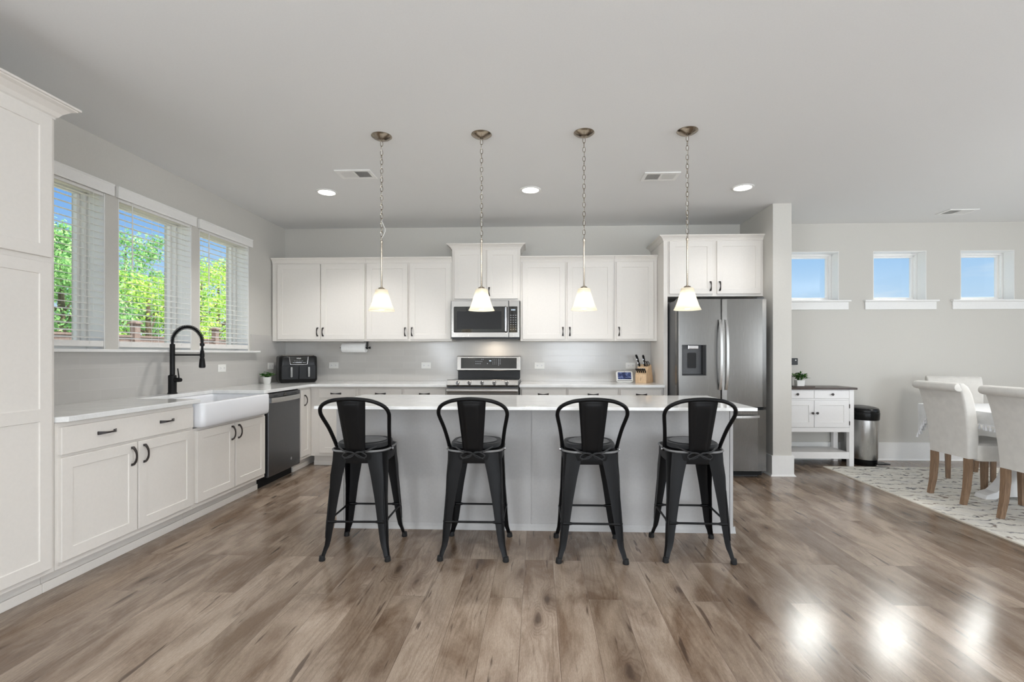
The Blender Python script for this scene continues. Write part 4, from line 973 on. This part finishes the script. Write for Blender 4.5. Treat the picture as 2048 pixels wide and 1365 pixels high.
# ------------------------------------------------------------------ things on the counters
def plant(name, label, cat, x, y, z, pr, ph, n, spread, hgt, seed, square=False, group=None, leafsize=.03):
    rnd = random.Random(seed)
    t = thing(name, label, cat, (x, y, z), 0, group)
    if square: MB().loft([[(x + a, y + b, z + h) for a, b in rrect(w, w * .8, .006)] for w, h in ((pr * 1.8, 0), (pr * 2, ph), (pr * 2 - .008, ph), (pr * 1.9 - .01, ph - .01))]).build('pot', 'plastic_white', t, smooth=True)
    else: MB().lathe([(.0, z), (pr * .74, z), (pr * .80, z + .004), (pr, z + ph), (pr - .004, z + ph), (pr - .006, z + ph - .008), (.0, z + ph - .008)], (x, y, 0), 24, caps=False).build('pot', 'plastic_white', t, smooth=True)
    MB().lathe([(.0, z + ph - .007), (pr * .85, z + ph - .007), (.0, z + ph - .004)], (x, y, 0), 16, caps=False).build('soil', 'soil', t)
    ml, ms = MB(), MB()
    for i in range(n):
        a = rnd.uniform(0, 2 * PI); e = rnd.uniform(.15, 1.0); tip = Vector((x + spread * e * math.cos(a), y + spread * .8 * e * math.sin(a), z + ph + hgt * rnd.uniform(.25, 1.0) * (1.1 - .5 * e)))
        root = Vector((x + pr * .4 * math.cos(a), y + pr * .4 * math.sin(a), z + ph - .006)); mid = (root + tip) / 2 + Vector((0, 0, hgt * .25))
        ms.tube([root, mid, tip], .0012, 4)
        for j in range(5):
            u = .45 + .55 * j / 4; p = root * (1 - u) ** 2 + mid * 2 * u * (1 - u) + tip * u * u
            d = Vector((math.cos(a + rnd.uniform(-1.4, 1.4)), math.sin(a + rnd.uniform(-1.4, 1.4)), rnd.uniform(-.3, .7))).normalized(); s_ = d.cross(Vector((rnd.uniform(-.4, .4), rnd.uniform(-.4, .4), 1))).normalized(); L = leafsize * rnd.uniform(.7, 1.2)
            nrm = d.cross(s_)
            ml.quad(p, p + d * L * .45 + s_ * L * .32 + nrm * L * .05, p + d * L, p + d * L * .45 - s_ * L * .32 + nrm * L * .05)
    ms.build('stems', 'potleaf', t); ml.build('leaves', 'potleaf', t)
    return t
plant('potted_plant', 'tiny leafy plant in a white pot on the counter beside the air fryer', 'plant', -2.955, 5.165, CT, .042, .072, 30, .075, .06, 3, leafsize=.028)

# air fryer
t = thing('air_fryer', 'black two-drawer air fryer on the corner of the counter', 'air fryer', (-2.78, 5.53, CT))
t_fryer = t
AX, AY = -2.78, 5.53
def af(w, d, r, z, dy=0): return [(AX + a, AY + b + dy, z) for a, b in rrect(w, d, r, 6)]
MB().loft([af(.36, .26, .03, CT), af(.395, .29, .04, CT + .022), af(.404, .30, .045, CT + .035), af(.404, .30, .045, CT + .20), af(.397, .30, .045, CT + .285), af(.385, .29, .045, CT + .298), af(.36, .27, .04, CT + .304)]).build('body', 'blackplastic', t, smooth=True)
MB().loft([af(.35, .25, .04, CT + .303), af(.345, .245, .04, CT + .311), af(.32, .23, .04, CT + .313)]).build('lid_panel', 'steelh', t, smooth=True)
k = MB().prism([(AX - .098, CT + .293), (AX - .088, CT + .212), (AX - .08, CT + .206), (AX + .08, CT + .206), (AX + .088, CT + .212), (AX + .098, CT + .293)], AY - .154, AY - .146, 'y').build('control_panel', 'blackglass', t)
MB().tube([(AX - .098, AY - .154, CT + .293), (AX - .088, AY - .154, CT + .212), (AX - .08, AY - .154, CT + .206), (AX + .08, AY - .154, CT + .206), (AX + .088, AY - .154, CT + .212), (AX + .098, AY - .154, CT + .293)], .004, 8).build('panel_border', 'chrome', k, smooth=True)
m = MB(); m.box(AX - .03, AX + .03, AY - .1555, AY - .154, CT + .224, CT + .234)
for c in (-.062, -.045, .04, .057): m.box(AX + c, AX + c + .012, AY - .1555, AY - .154, CT + .226, CT + .231)
for c in range(6): m.box(AX - .05 + c * .017, AX - .042 + c * .017, AY - .1555, AY - .154, CT + .246, CT + .249)
m.build('button_marks', 'mark', k)
text_mesh('NINJA', .017, 'plastic_white', k, Matrix.Translation((AX, AY - .1548, CT + .275)) @ FACE_BACK)
for sg in (-1, 1):
    dd = MB().prism([(AX + sg * .090 + x, CT + .118 + z) for x, z in rrect(.174, .155, .012)], AY - .156, AY - .146, 'y').build('drawer', 'blackplastic', t, bevel=.003)
    hxx = AX - .080 if sg < 0 else AX + .100
    MB().prism([(hxx + x, CT + .122 + z) for x, z in rrect(.024, .118, .008)], AY - .192, AY - .155, 'y').build('handle', 'steel', dd, bevel=.003)

t_fryer.location = (-2.772, 5.452, CT); t_fryer.rotation_euler.z = .62
# paper towels hanging under the cabinet
t = thing('paper_towel_holder', 'black paper towel arm mounted under the wall cabinet', 'holder', (-2.15, 5.6, 1.376))
MB().tube([(-2.325, 5.60, 1.303), (-1.985, 5.60, 1.303), (-1.972, 5.60, 1.303)], .0055, 10).lathe([(.0, 0), (.014, 0), (.014, .012), (.0, .012)], (-1.976, 5.60, 1.303), 14, 'x', False).build('arm', 'matteblack', t, smooth=True)
MB().box(-2.004, -1.994, 5.58, 5.62, 1.285, 1.372).box(-2.03, -1.985, 5.57, 5.63, 1.370, 1.3755).build('bracket', 'matteblack', t, bevel=.002)
m = MB(); m.lathe([(.022, -.14), (.054, -.14), (.055, -.138), (.055, .138), (.054, .14), (.022, .14), (.0215, -.139)], (-2.155, 5.60, 1.303), 32, 'x', False)
tag(m.build('paper_towel_roll', 'paper', None, (-2.155, 5.60, 1.248), smooth=True), 'white paper towel roll hanging under the wall cabinet', 'paper towels')

# smart display
t = thing('smart_display', 'white smart display with lit screen leaning beside the knife block', 'smart display', (.985, 5.50, CT))
R = Matrix.Translation((.985, 5.485, CT)) @ Matrix.Rotation(-.38, 4, 'X')
MB().loft([[(x, y, .0 + z) for x, z in rrect(w, h, .02, 5, 0, .073)] for w, h, y in ((.178, .118, .016), (.188, .128, .010), (.188, .128, .002), (.184, .124, 0))]).xf(R).build('case', 'plastic_white', t, smooth=True)
MB().prism(rrect(.15, .084, .004, 5, 0, .083), -.0012, .0, 'y').xf(R).build('screen', 'screen', t)
MB().box(-.084, .084, -.0012, 0, .021, .027).xf(R).build('speaker_slot', 'greyplastic', t)
MB().lathe([(.0, -.0012), (.003, -.0012), (.003, 0), (.0, 0)], (0, 0, .130), 10, 'y', False).xf(R).build('camera_lens', 'blackplastic', t)
MB().loft([[(.985 + x, 5.532 + y, CT + z) for x, y in rrect(w, d, .015)] for w, d, z in ((.15, .07, 0), (.152, .07, .010), (.14, .045, .03), (.10, .02, .05))]).build('stand', 'plastic_white', t, smooth=True)

# knife block and knives
KX, KY = 1.195, 5.50
KM = Matrix.Translation((KX, KY, CT)) @ Matrix.Rotation(math.radians(-33), 4, 'Z') @ Matrix.Scale(1.25, 4) @ Matrix.Translation((-KX, -KY, -CT))      # block turned toward the window
t = thing('knife_block', 'pale wooden knife block on the counter next to the refrigerator panel', 'knife block', (KX, KY, CT))
prof = [(-.07, 0), (-.07, .075), (-.018, .145), (.055, .165), (.105, .02), (.105, 0)]
MB().prism([(KY + a, CT + h) for a, h in prof], KX - .05, KX + .052, 'x').xf(KM).build('body', 'blockwood', t, bevel=.003)
text_mesh('J', .03, 'legwood', t, KM @ Matrix.Translation((KX, KY - .0703, CT + .038)) @ FACE_BACK, 'emblem')
def knife(base, dr, L, w, lab, grp, scissors=False):
    d = (KM.to_3x3() @ Vector(dr)).normalized(); b = KM @ Vector(base); base = b; L *= 1.12; w *= 1.15; t = thing('kitchen_knife', lab, 'knife', base, 0, grp)
    s_ = (KM.to_3x3() @ Vector((1, 0, 0))).normalized(); n = d.cross(s_).normalized()
    rings = []
    for u, k in ((0, .8), (.08, 1), (.35, .8), (.6, 1.0), (.85, 1.15), (.97, 1.0), (1, .5)):
        c = b + d * (L * u) + n * (.006 * math.sin(u * 4))
        rings.append([c + s_ * (.5 * w * k * math.cos(a)) + n * (.85 * w * k * math.sin(a)) for a in [2 * PI * q / 10 for q in range(10)]])
    MB().loft(rings).build('handle', 'matteblack', t, smooth=True)
    m = MB()
    if L > .11:
        for u in (.3, .62): c = b + d * (L * u) - n * (.78 * w); m.lathe([(.0, -.001), (.0045, -.001), (.0045, .004), (.0, .004)], tuple(c), 8, 'y', False)
    else:
        c = b + d * (L * .98); m.cyl(c, c + d * .006, w * .5, n=10)
    m.build('rivet', 'chrome', t)
    m = MB(); m.tube([b - d * .012, b + d * .006], w * .55, 8); m.build('bolster', 'steel', t)
for i in range(5):
    knife((KX - .036 + i * .0185, KY - .062 + .012, CT + .094), (0, -.62, .55), .062, .0125, ('slim black-handled steak knife at the display end of the front row in the knife block', 'slim black-handled steak knife, second from the display end of the front row', 'slim black-handled steak knife in the middle of the front row', 'slim black-handled steak knife, fourth from the display end of the front row', 'slim black-handled steak knife at the refrigerator end of the front row')[i], 'steak knives in the block')
knife((KX - .033, KY - .012, CT + .150), (-.16, -.30, .9), .125, .017, 'large black-handled chef knife rising on the display side of the knife block', 'large knives in the block')
knife((KX + .012, KY + .0, CT + .153), (-.03, -.30, .9), .115, .017, 'large black-handled carving knife rising from the middle of the knife block', 'large knives in the block')
t = thing('kitchen_scissors', 'dark-handled kitchen scissors in the knife block', 'scissors', KM @ Vector((KX + .037, KY - .005, CT + .152)))
m = MB()
for sg in (-1, 1): m.ring([(KX + .037 + sg * .002 + .013 * math.cos(a), KY - .012 + sg * .014 - .008 * math.sin(a), CT + .172 + .021 * math.sin(a)) for a in [2 * PI * k / 16 for k in range(16)]], .004, 6)
m.xf(KM).build('grip', 'bronze', t, smooth=True)

# ------------------------------------------------------------------ dining side: sideboard and what stands round it
SX0, SX1, SY0, SY1 = 2.592, 3.440, 5.385, 5.715
t = thing('sideboard', 'white sideboard with dark wooden top and open lower shelf behind the partition wall', 'sideboard', (3.0, 5.55, 0))
MB().box(2.572, 3.464, 5.362, 5.732, .842, .864).build('top', 'topwood', t, bevel=.003)
MB().box(SX0 + .05, SX1 - .05, SY0 + .012, SY1 - .01, .378, .842).box(SX0 + .05, SX1 - .05, SY0 + .002, SY0 + .012, .378, .425).box(SX0 + .05, SX1 - .05, SY0 + .002, SY0 + .012, .727, .741).box(SX0 + .05, SX1 - .05, SY0 + .002, SY0 + .012, .835, .842).build('body', 'sideboard', t)
for x in (SX0, SX1 - .05):
    for y in (SY0, SY1 - .05): MB().box(x, x + .05, y, y + .05, 0, .842).build('leg', 'sideboard', t, bevel=.002)
MB().box(SX0 + .05, SX1 - .05, SY0 + .004, SY1 - .004, .085, .158).build('shelf', 'sideboard', t, bevel=.002)
fs = fY(SY0 + .012)
def knob(x, z, y, parent): MB().lathe([(.006, 0), (.006, -.012), (.013, -.017), (.014, -.023), (.009, -.028), (.0, -.029)], (x, y, z), 16, 'y').build('knob', 'bronze', parent, smooth=True)
mid = (SX0 + SX1) / 2
for a, b in ((SX0 + .053, mid - .002), (mid + .002, SX1 - .053)):
    o = shaker(fs, a, b, .744, .832, 'drawer', t, 'sideboard', 0, .014); knob((a + b) / 2, .79, SY0 - .002, o)
    o = shaker(fs, a, b, .428, .724, 'door', t, 'sideboard', .055, .014, .007); knob((b - .022) if a < mid - .1 else (a + .022), .585, SY0 - .002, o)
    e = (SX0 + .05) if a < mid - .1 else (SX1 - .05)
    m = MB()
    for z in (.475, .66): m.box(e - .005, e + .005, SY0 - .004, SY0 + .01, z - .022, z + .022)
    m.build('hinge', 'bronze', o)
tag(MB().prism([(x + 2.86, y + 5.53) for x, y in rrect(.40, .2, .02)], .864, .872).build('serving_tray', 'topwood', None, (2.86, 5.53, .864), bevel=.002), 'flat dark tray on the sideboard, under the square-potted plant', 'tray')
plant('potted_plant', 'bushy green plant in a square white pot on the sideboard', 'plant', 2.93, 5.52, .872, .045, .065, 44, .085, .10, 11, True, leafsize=.032)
t = thing('candle_lantern', 'small dark-framed lantern half hidden by the partition wall, on the sideboard', 'lantern', (2.765, 5.50, .872))
m = MB(); lx, ly = 2.765, 5.50
for sx in (-1, 1):
    for sy in (-1, 1): m.box(lx + sx * .045 - .004, lx + sx * .045 + .004, ly + sy * .045 - .004, ly + sy * .045 + .004, .880, .985)
m.box(lx - .052, lx + .052, ly - .052, ly + .052, .872, .880).box(lx - .052, lx + .052, ly - .052, ly + .052, .985, .993).prism([(lx - .03, .993), (lx + .03, .993), (lx + .012, 1.02), (lx - .012, 1.02)], ly - .03, ly + .03, 'y')
m.build('frame', 'blackmetal', t, bevel=.001)
MB().lathe([(.0, .880), (.026, .880), (.026, .935), (.0, .937)], (lx, ly, 0), 18, caps=False).build('candle', 'plastic_white', t, smooth=True)

# step-on bin
bx, by = 3.632, 5.555
t = thing('step_trash_can', 'tall stainless step trash can with black lid beside the sideboard', 'trash can', (bx, by, 0))
def dsh(z, s, n=20, e=0):      # rounded D plan: flat at the back, bowed to the front
    P = [(bx + s * .155 * math.cos(PI + PI * k / n), by + .03 + s * (.235 * math.sin(PI + PI * k / n))) for k in range(n + 1)]
    return [(x, y, z) for x, y in P + [(bx + s * .155, by + .15), (bx - s * .155, by + .15)]]
MB().loft([dsh(.0, .80), dsh(.02, .86), dsh(.085, .875)]).build('base', 'blackplastic', t, smooth=True)
MB().loft([dsh(.072, .89), dsh(.075, .90), dsh(.50, .955), dsh(.525, .958)]).build('body', 'binsteel', t, smooth=True)
MB().loft([dsh(.505, .965), dsh(.515, .985), dsh(.56, 1.0), dsh(.585, 1.0), dsh(.592, .97)]).build('rim', 'blackplastic', t, smooth=True)
MB().loft([dsh(.593, .98), dsh(.605, .985), dsh(.632, .93), dsh(.642, .75), dsh(.645, .4)]).build('lid', 'blackplastic', t, smooth=True)
MB().box(bx + .02, bx + .15, by - .235, by - .10, .035, .047).build('pedal', 'blackplastic', t, bevel=.004)

# rug
t = tag(MB().box(3.10 + .012, 5.6 - .012, 2.2 + .012, 5.37 - .012, 0, .008).build('area_rug', 'rug', None, (4.3, 3.8, 0)), 'pale patterned area rug with grey vine motifs under the dining table', 'rug')
m = MB()
for q in ((3.10, 3.112, 2.2, 5.37), (5.588, 5.6, 2.2, 5.37), (3.112, 5.588, 2.2, 2.212), (3.112, 5.588, 5.358, 5.37)): m.box(*q, 0, .0085)
m.build('binding', 'rugedge', t)
RZ = .0088

# dining table, trestle legs
TX0, TX1, TY0, TY1 = 3.575, 4.485, 2.85, 4.66
t = thing('dining_table', 'white trestle dining table with curved feet under the tasselled cloth', 'table', (4.03, 3.75, RZ))
MB().box(TX0, TX1, TY0, TY1, .730, .763).box(TX0 + .1, TX1 - .1, TY0 + .1, TY1 - .1, .655, .730).build('tabletop', 'sideboard', t, bevel=.004)
for y in (4.24, 3.2):
    prof = [(-.285, 0), (-.27, .035), (-.235, .05), (-.19, .062), (-.145, .10), (-.095, .165), (-.068, .24), (-.060, .655)]
    prof = [(4.03 + x, RZ + z) for x, z in prof] ; prof += [(8.06 - x, z) for x, z in prof[::-1]]
    low = [(4.03 + .20, RZ), (4.03 + .16, RZ + .022), (4.03 - .16, RZ + .022), (4.03 - .20, RZ)]
    MB().prism(prof + low, y - .055, y + .055, 'y').build('trestle_leg', 'sideboard', t, bevel=.004)
MB().box(4.0, 4.06, 3.255, 4.185, .20, .30).build('stretcher', 'sideboard', t, bevel=.003)
# cloth
t = thing('tablecloth', 'pale linen tablecloth with white tassels draped over the dining table', 'tablecloth', (4.03, 3.75, .765))
def skirt_path():
    P = []; r = .03; st = .02
    L = [(TX0 - .006, TY0 - .006), (TX1 + .006, TY0 - .006), (TX1 + .006, TY1 + .006), (TX0 - .006, TY1 + .006)]
    for i in range(4):
        a, b = Vector(L[i]), Vector(L[(i + 1) % 4]); n = int((b - a).length / st)
        nd = Vector(((b - a).y, -(b - a).x)).normalized()
        for k in range(n):
            u = k / n; d0 = (b - a).length * u; d1 = (b - a).length * (1 - u); P.append((a.lerp(b, u), nd, min(d0, d1)))
    return P
SP = skirt_path(); drops = []
rings = [[], [], [], [], []]; rings2 = []
for i, (p, nd, dc) in enumerate(SP):
    corner = max(0, 1 - dc / .13); c = Vector((4.03, 3.755)); dg = (p - c).normalized()
    drop = .10 + .17 * corner ** 1.2; wv = .006 * math.sin(i * .55) + .004 * math.sin(i * .23)
    pr = [(.0, .7675), (.006, .765), (.010 + .3 * wv, .75), (.012 + wv + .010 * corner, .765 - drop * .6), (.014 + wv * 1.4 + .012 * corner, .765 - drop)]
    for q, (o, z) in enumerate(pr):
        v = p + nd * (o - .004) - dg * (.012 * corner if q > 2 else 0); rings[q].append((v.x, v.y, z))
    drops.append((rings[4][-1], nd))
m = MB(); m.loft(rings, caps=False); 
m.prism([(x, y) for x, y, z in rings[0]], .7645, .7675)
m.build('cloth', 'cloth', t, smooth=True)
ts0 = None
TP = [(0, 0, .004), (0, 0, -.008), (0, 0, -.013), (.001, 0, -.026), (0, .001, -.044)]
TR = [.003, .0060, .0046, .0070, .0095]
rest = MB()
def along(q, step):      # evenly spaced points of the hem
    acc, out_ = 0, []
    for (p, nd), (p2, n2) in zip(q, q[1:]):
        acc += (Vector(p2) - Vector(p)).length
        if acc >= step: out_.append(p2); acc = 0
    return out_
rnd = random.Random(4); count = 0
for p in along(drops, .031):
    seen = (p[0] < TX0 + .02 and p[1] > 3.15) or (p[1] > TY1 - .02 and p[0] < TX1 - .02)
    if not seen or count >= 100:
        rest.tube([Vector(p) + Vector(q) for q in TP], TR, 6); continue
    count += 1
    if ts0 is None: o = ts0 = MB().tube(TP, TR, 8).build('tassel', 'tassel', t, local=True, smooth=True)
    else: o = ts0.copy(); C.objects.link(o); o.parent = t
    o.location = Vector(p) - WL[t.name]; o.rotation_euler = (rnd.uniform(-.12, .12), rnd.uniform(-.12, .12), rnd.uniform(0, 3))
o = rest.build('tassel_fringe', 'tassel', t, smooth=True); o['kind'] = 'stuff'
m = MB(); m.ring([(x, y, z) for (x, y, z), nd in drops], .003, 5); m.build('hem', 'tassel', t, smooth=True)

# scroll-back dining chairs (local: faces +X, origin under the seat centre)
def make_chair():
    t = thing('dining_chair', 'x', 'chair', (0, 0, 0), 0, 'scroll-back dining chairs')
    wy = lambda z: .195 + .030 * max(0, (z - .40) / .58)
    m = MB(); rings = []
    for z, xb, th in ((.375, -.228, .078), (.42, -.230, .088), (.55, -.238, .090), (.70, -.255, .088), (.82, -.279, .088), (.90, -.300, .085), (.955, -.322, .075), (.984, -.33, .045)):
        h = wy(z); rings.append([(x, y, z) for x, y in rrect(th, 2 * h, min(.016, th * .35), 4, xb + th / 2, 0)])
    m.loft(rings); m.build('backrest', 'linen', t, smooth=True)
    m = MB(); P = []
    for y, r in ((-.222, .024), (-.219, .032), (-.20, .036), (.20, .036), (.219, .032), (.222, .024)): P.append([(-.318 + r * 1.12 * math.cos(a) - .004, y, .952 + r * math.sin(a)) for a in [2 * PI * k / 20 for k in range(20)]])
    m.loft(P); m.build('scroll_top', 'linen', t, smooth=True)
    m = MB(); m.loft([[(x, y, z) for x, y in rrect(w, d, .03, 4, .055, 0)] for w, d, z in ((.42, .42, .36), (.43, .43, .37), (.435, .44, .455), (.43, .435, .485), (.39, .39, .50))])
    m.build('seat', 'linen', t, smooth=True)
    m = MB()
    for z in (.62, .76, .88):
        for y in ((-.08, .08) if z != .76 else (-.14, 0, .14)):
            xf_ = -.246 + .09 - (z - .55) * .155
            m.lathe([(.0, -.004), (.015, -.002), (.013, .007), (.0, .010)], (xf_, y, z), 12, 'x', False)
    m.build('tufted_buttons', 'linen', t, smooth=True)
    for y in (-.165, .165):
        MB().loft([[(x + a * .022, y + b * .022, .375) for a, b in ((-1, -1), (1, -1), (1, 1), (-1, 1))] if k == 0 else [(x + a * w, y + b * w, z) for a, b in ((-1, -1), (1, -1), (1, 1), (-1, 1))] for k, (x, z, w) in enumerate(((-.205, .375, .022), (-.205, .28, .022), (-.217, .13, .020), (-.243, 0, .0175)))]).build('leg', 'legwood', t, bevel=.002)
        MB().loft([[(.215 + a * w, y + b * w, z) for a, b in ((-1, -1), (1, -1), (1, 1), (-1, 1))] for z, w in ((.37, .023), (0, .017))]).build('leg', 'legwood', t, bevel=.002)
    return t
ch = make_chair()
for i, (x, y, r, lab) in enumerate(((3.69, 4.21, 0, 'grey linen scroll-back dining chair with its whole back in view, beside the draped table corner'), (3.675, 3.55, 0, 'grey linen scroll-back dining chair cut off by the picture edge, nearer the camera'), (4.27, 5.02, -PI / 2 - .45, 'grey linen dining chair at the far head of the table, tufted front showing'))):
    o = ch if i == 0 else dup(ch, (x, y, RZ), r, lab)
    o.location = (x, y, RZ); o.rotation_euler.z = r; o['label'] = lab

# ------------------------------------------------------------------ outside the kitchen windows
struct(MB().box(-40, -3.45, -12, 45, -.35, -.15).build('lawn', 'grass'))
GZ = -.15
t = thing('wooden_fence', 'brown wooden privacy fence outside the kitchen windows', 'fence', (-8.5, 11, GZ))
FX = -8.5
m = MB(); y = 4.0; rnd = random.Random(5)
while y < 20:
    m.box(FX - .02, FX, y, y + .138, GZ, 1.50 + rnd.uniform(-.004, .004)); y += .145
m.build('pickets', 'fence', t)
MB().box(FX - .02, FX + .03, 4, 20, 1.48, 1.58).box(FX - .07, FX + .07, 4, 20, 1.58, 1.62).build('top_rail', 'fence', t)
MB().box(FX, FX + .04, 4, 20, .25, .34).build('lower_rail', 'fence', t)
for y in (4.8, 7.3, 9.83, 12.35, 14.9, 17.4, 19.8):
    p = MB().box(FX - .01, FX + .10, y - .07, y + .07, GZ, 1.86).build('post', 'fence', t)
    MB().loft([[(FX + .045 + a * w, y + b * w, z) for a, b in ((-1, -1), (1, -1), (1, 1), (-1, 1))] for z, w in ((1.86, .095), (1.885, .095), (1.93, .02))]).build('post_cap', 'fence', p)
def tree(x, y, h, r, lab, mat, seed, conifer=False):
    rnd = random.Random(seed); t = thing('garden_tree', lab, 'tree', (x, y, GZ), 0, 'trees beyond the wooden fence')
    m = MB(); m.tube([(x, y, GZ), (x + .05, y, GZ + h * .3), (x - .05, y + .05, GZ + h * .6), (x, y, GZ + h * .92)], [.13, .11, .07, .02], 8)
    for k in range(7):
        a = rnd.uniform(0, 2 * PI); z = GZ + h * rnd.uniform(.2, .7); L = r * rnd.uniform(.5, .85)
        m.tube([(x, y, z), (x + L * .5 * math.cos(a), y + L * .5 * math.sin(a), z + .25 * L), (x + L * math.cos(a), y + L * math.sin(a), z + .6 * L)], [.045, .03, .01], 5)
    m.build('trunk', 'bark', t)
    m = MB(); clumps = []
    for k in range(60):
        u = rnd.random(); z = GZ + h * (.10 + .88 * u)
        R_ = r * ((1 - u) ** .75 * 1.0 + .10 if conifer else (math.sin(PI * min(1, .12 + .80 * u)) ** .6))
        a = rnd.uniform(0, 2 * PI); q = R_ * math.sqrt(rnd.uniform(.15, 1)); clumps.append((Vector((x + q * math.cos(a), y + q * math.sin(a), z)), r * rnd.uniform(.18, .36)))
    for c, cr_ in clumps:
        for k in range(100):
            d = Vector((rnd.gauss(0, 1), rnd.gauss(0, 1), rnd.gauss(0, .8))).normalized(); p = c + d * cr_ * rnd.uniform(.5, 1.05)
            n = (d + Vector((rnd.uniform(-.7, .7), rnd.uniform(-.7, .7), rnd.uniform(-.2, .9)))).normalized(); s_ = n.orthogonal().normalized(); s_.rotate(Matrix.Rotation(rnd.uniform(0, 6.28), 3, n)); b = n.cross(s_); L = rnd.uniform(.030, .066)
            m.quad(p - s_ * L, p + b * L * .6, p + s_ * L, p - b * L * .6)
    m.build('foliage', mat, t)
for i, (x, y, top, r, lab, mat, con) in enumerate((
    (-11.6, 10.9, 4.0, 1.6, 'bushy green tree at the pantry end beyond the fence, low crown', 'leafdark', False),
    (-12.4, 12.1, 4.75, 1.2, 'pointed green tree seen through the window next to the pantry', 'leafdark', True),
    (-13.2, 13.6, 4.6, 1.6, 'broad pale green tree behind the pointed tree in the pantry-side window', 'leafdark', False),
    (-13.4, 15.2, 5.3, 1.3, 'taller loose green tree rising at the pantry side of the middle window', 'leafdark', False),
    (-11.8, 14.2, 4.05, 1.6, 'low yellow-green tree right behind the fence post in the middle window', 'leaf', False),
    (-13.0, 16.4, 5.6, 1.2, 'tall loose green tree rising at the faucet side of the middle window', 'leafdark', False),
    (-12.0, 16.8, 4.5, 1.6, 'rounded bright green tree behind the faucet in the middle window', 'leaf', False),
    (-12.6, 18.6, 5.1, 1.6, 'dense yellow-green tree in the middle of the window nearest the corner', 'leaf', False),
    (-12.2, 20.4, 5.6, 1.8, 'full bright green tree at the corner side of the last kitchen window', 'leaf', False),
    (-15.8, 18.8, 4.7, 2.0, 'dark green tree far back, low over the middle window', 'leafdark', False),
    (-15.8, 21.8, 6.0, 1.8, 'dark pointed tree standing behind the bright trees in the last kitchen window', 'leafdark', True),
    (-15.6, 14.9, 4.7, 1.9, 'hazy green tree far back between the first two kitchen windows', 'leafdark', False))):
    tree(x, y, (top + .15 - .25 * r) / .98, r, lab, mat, 100 + i, con)
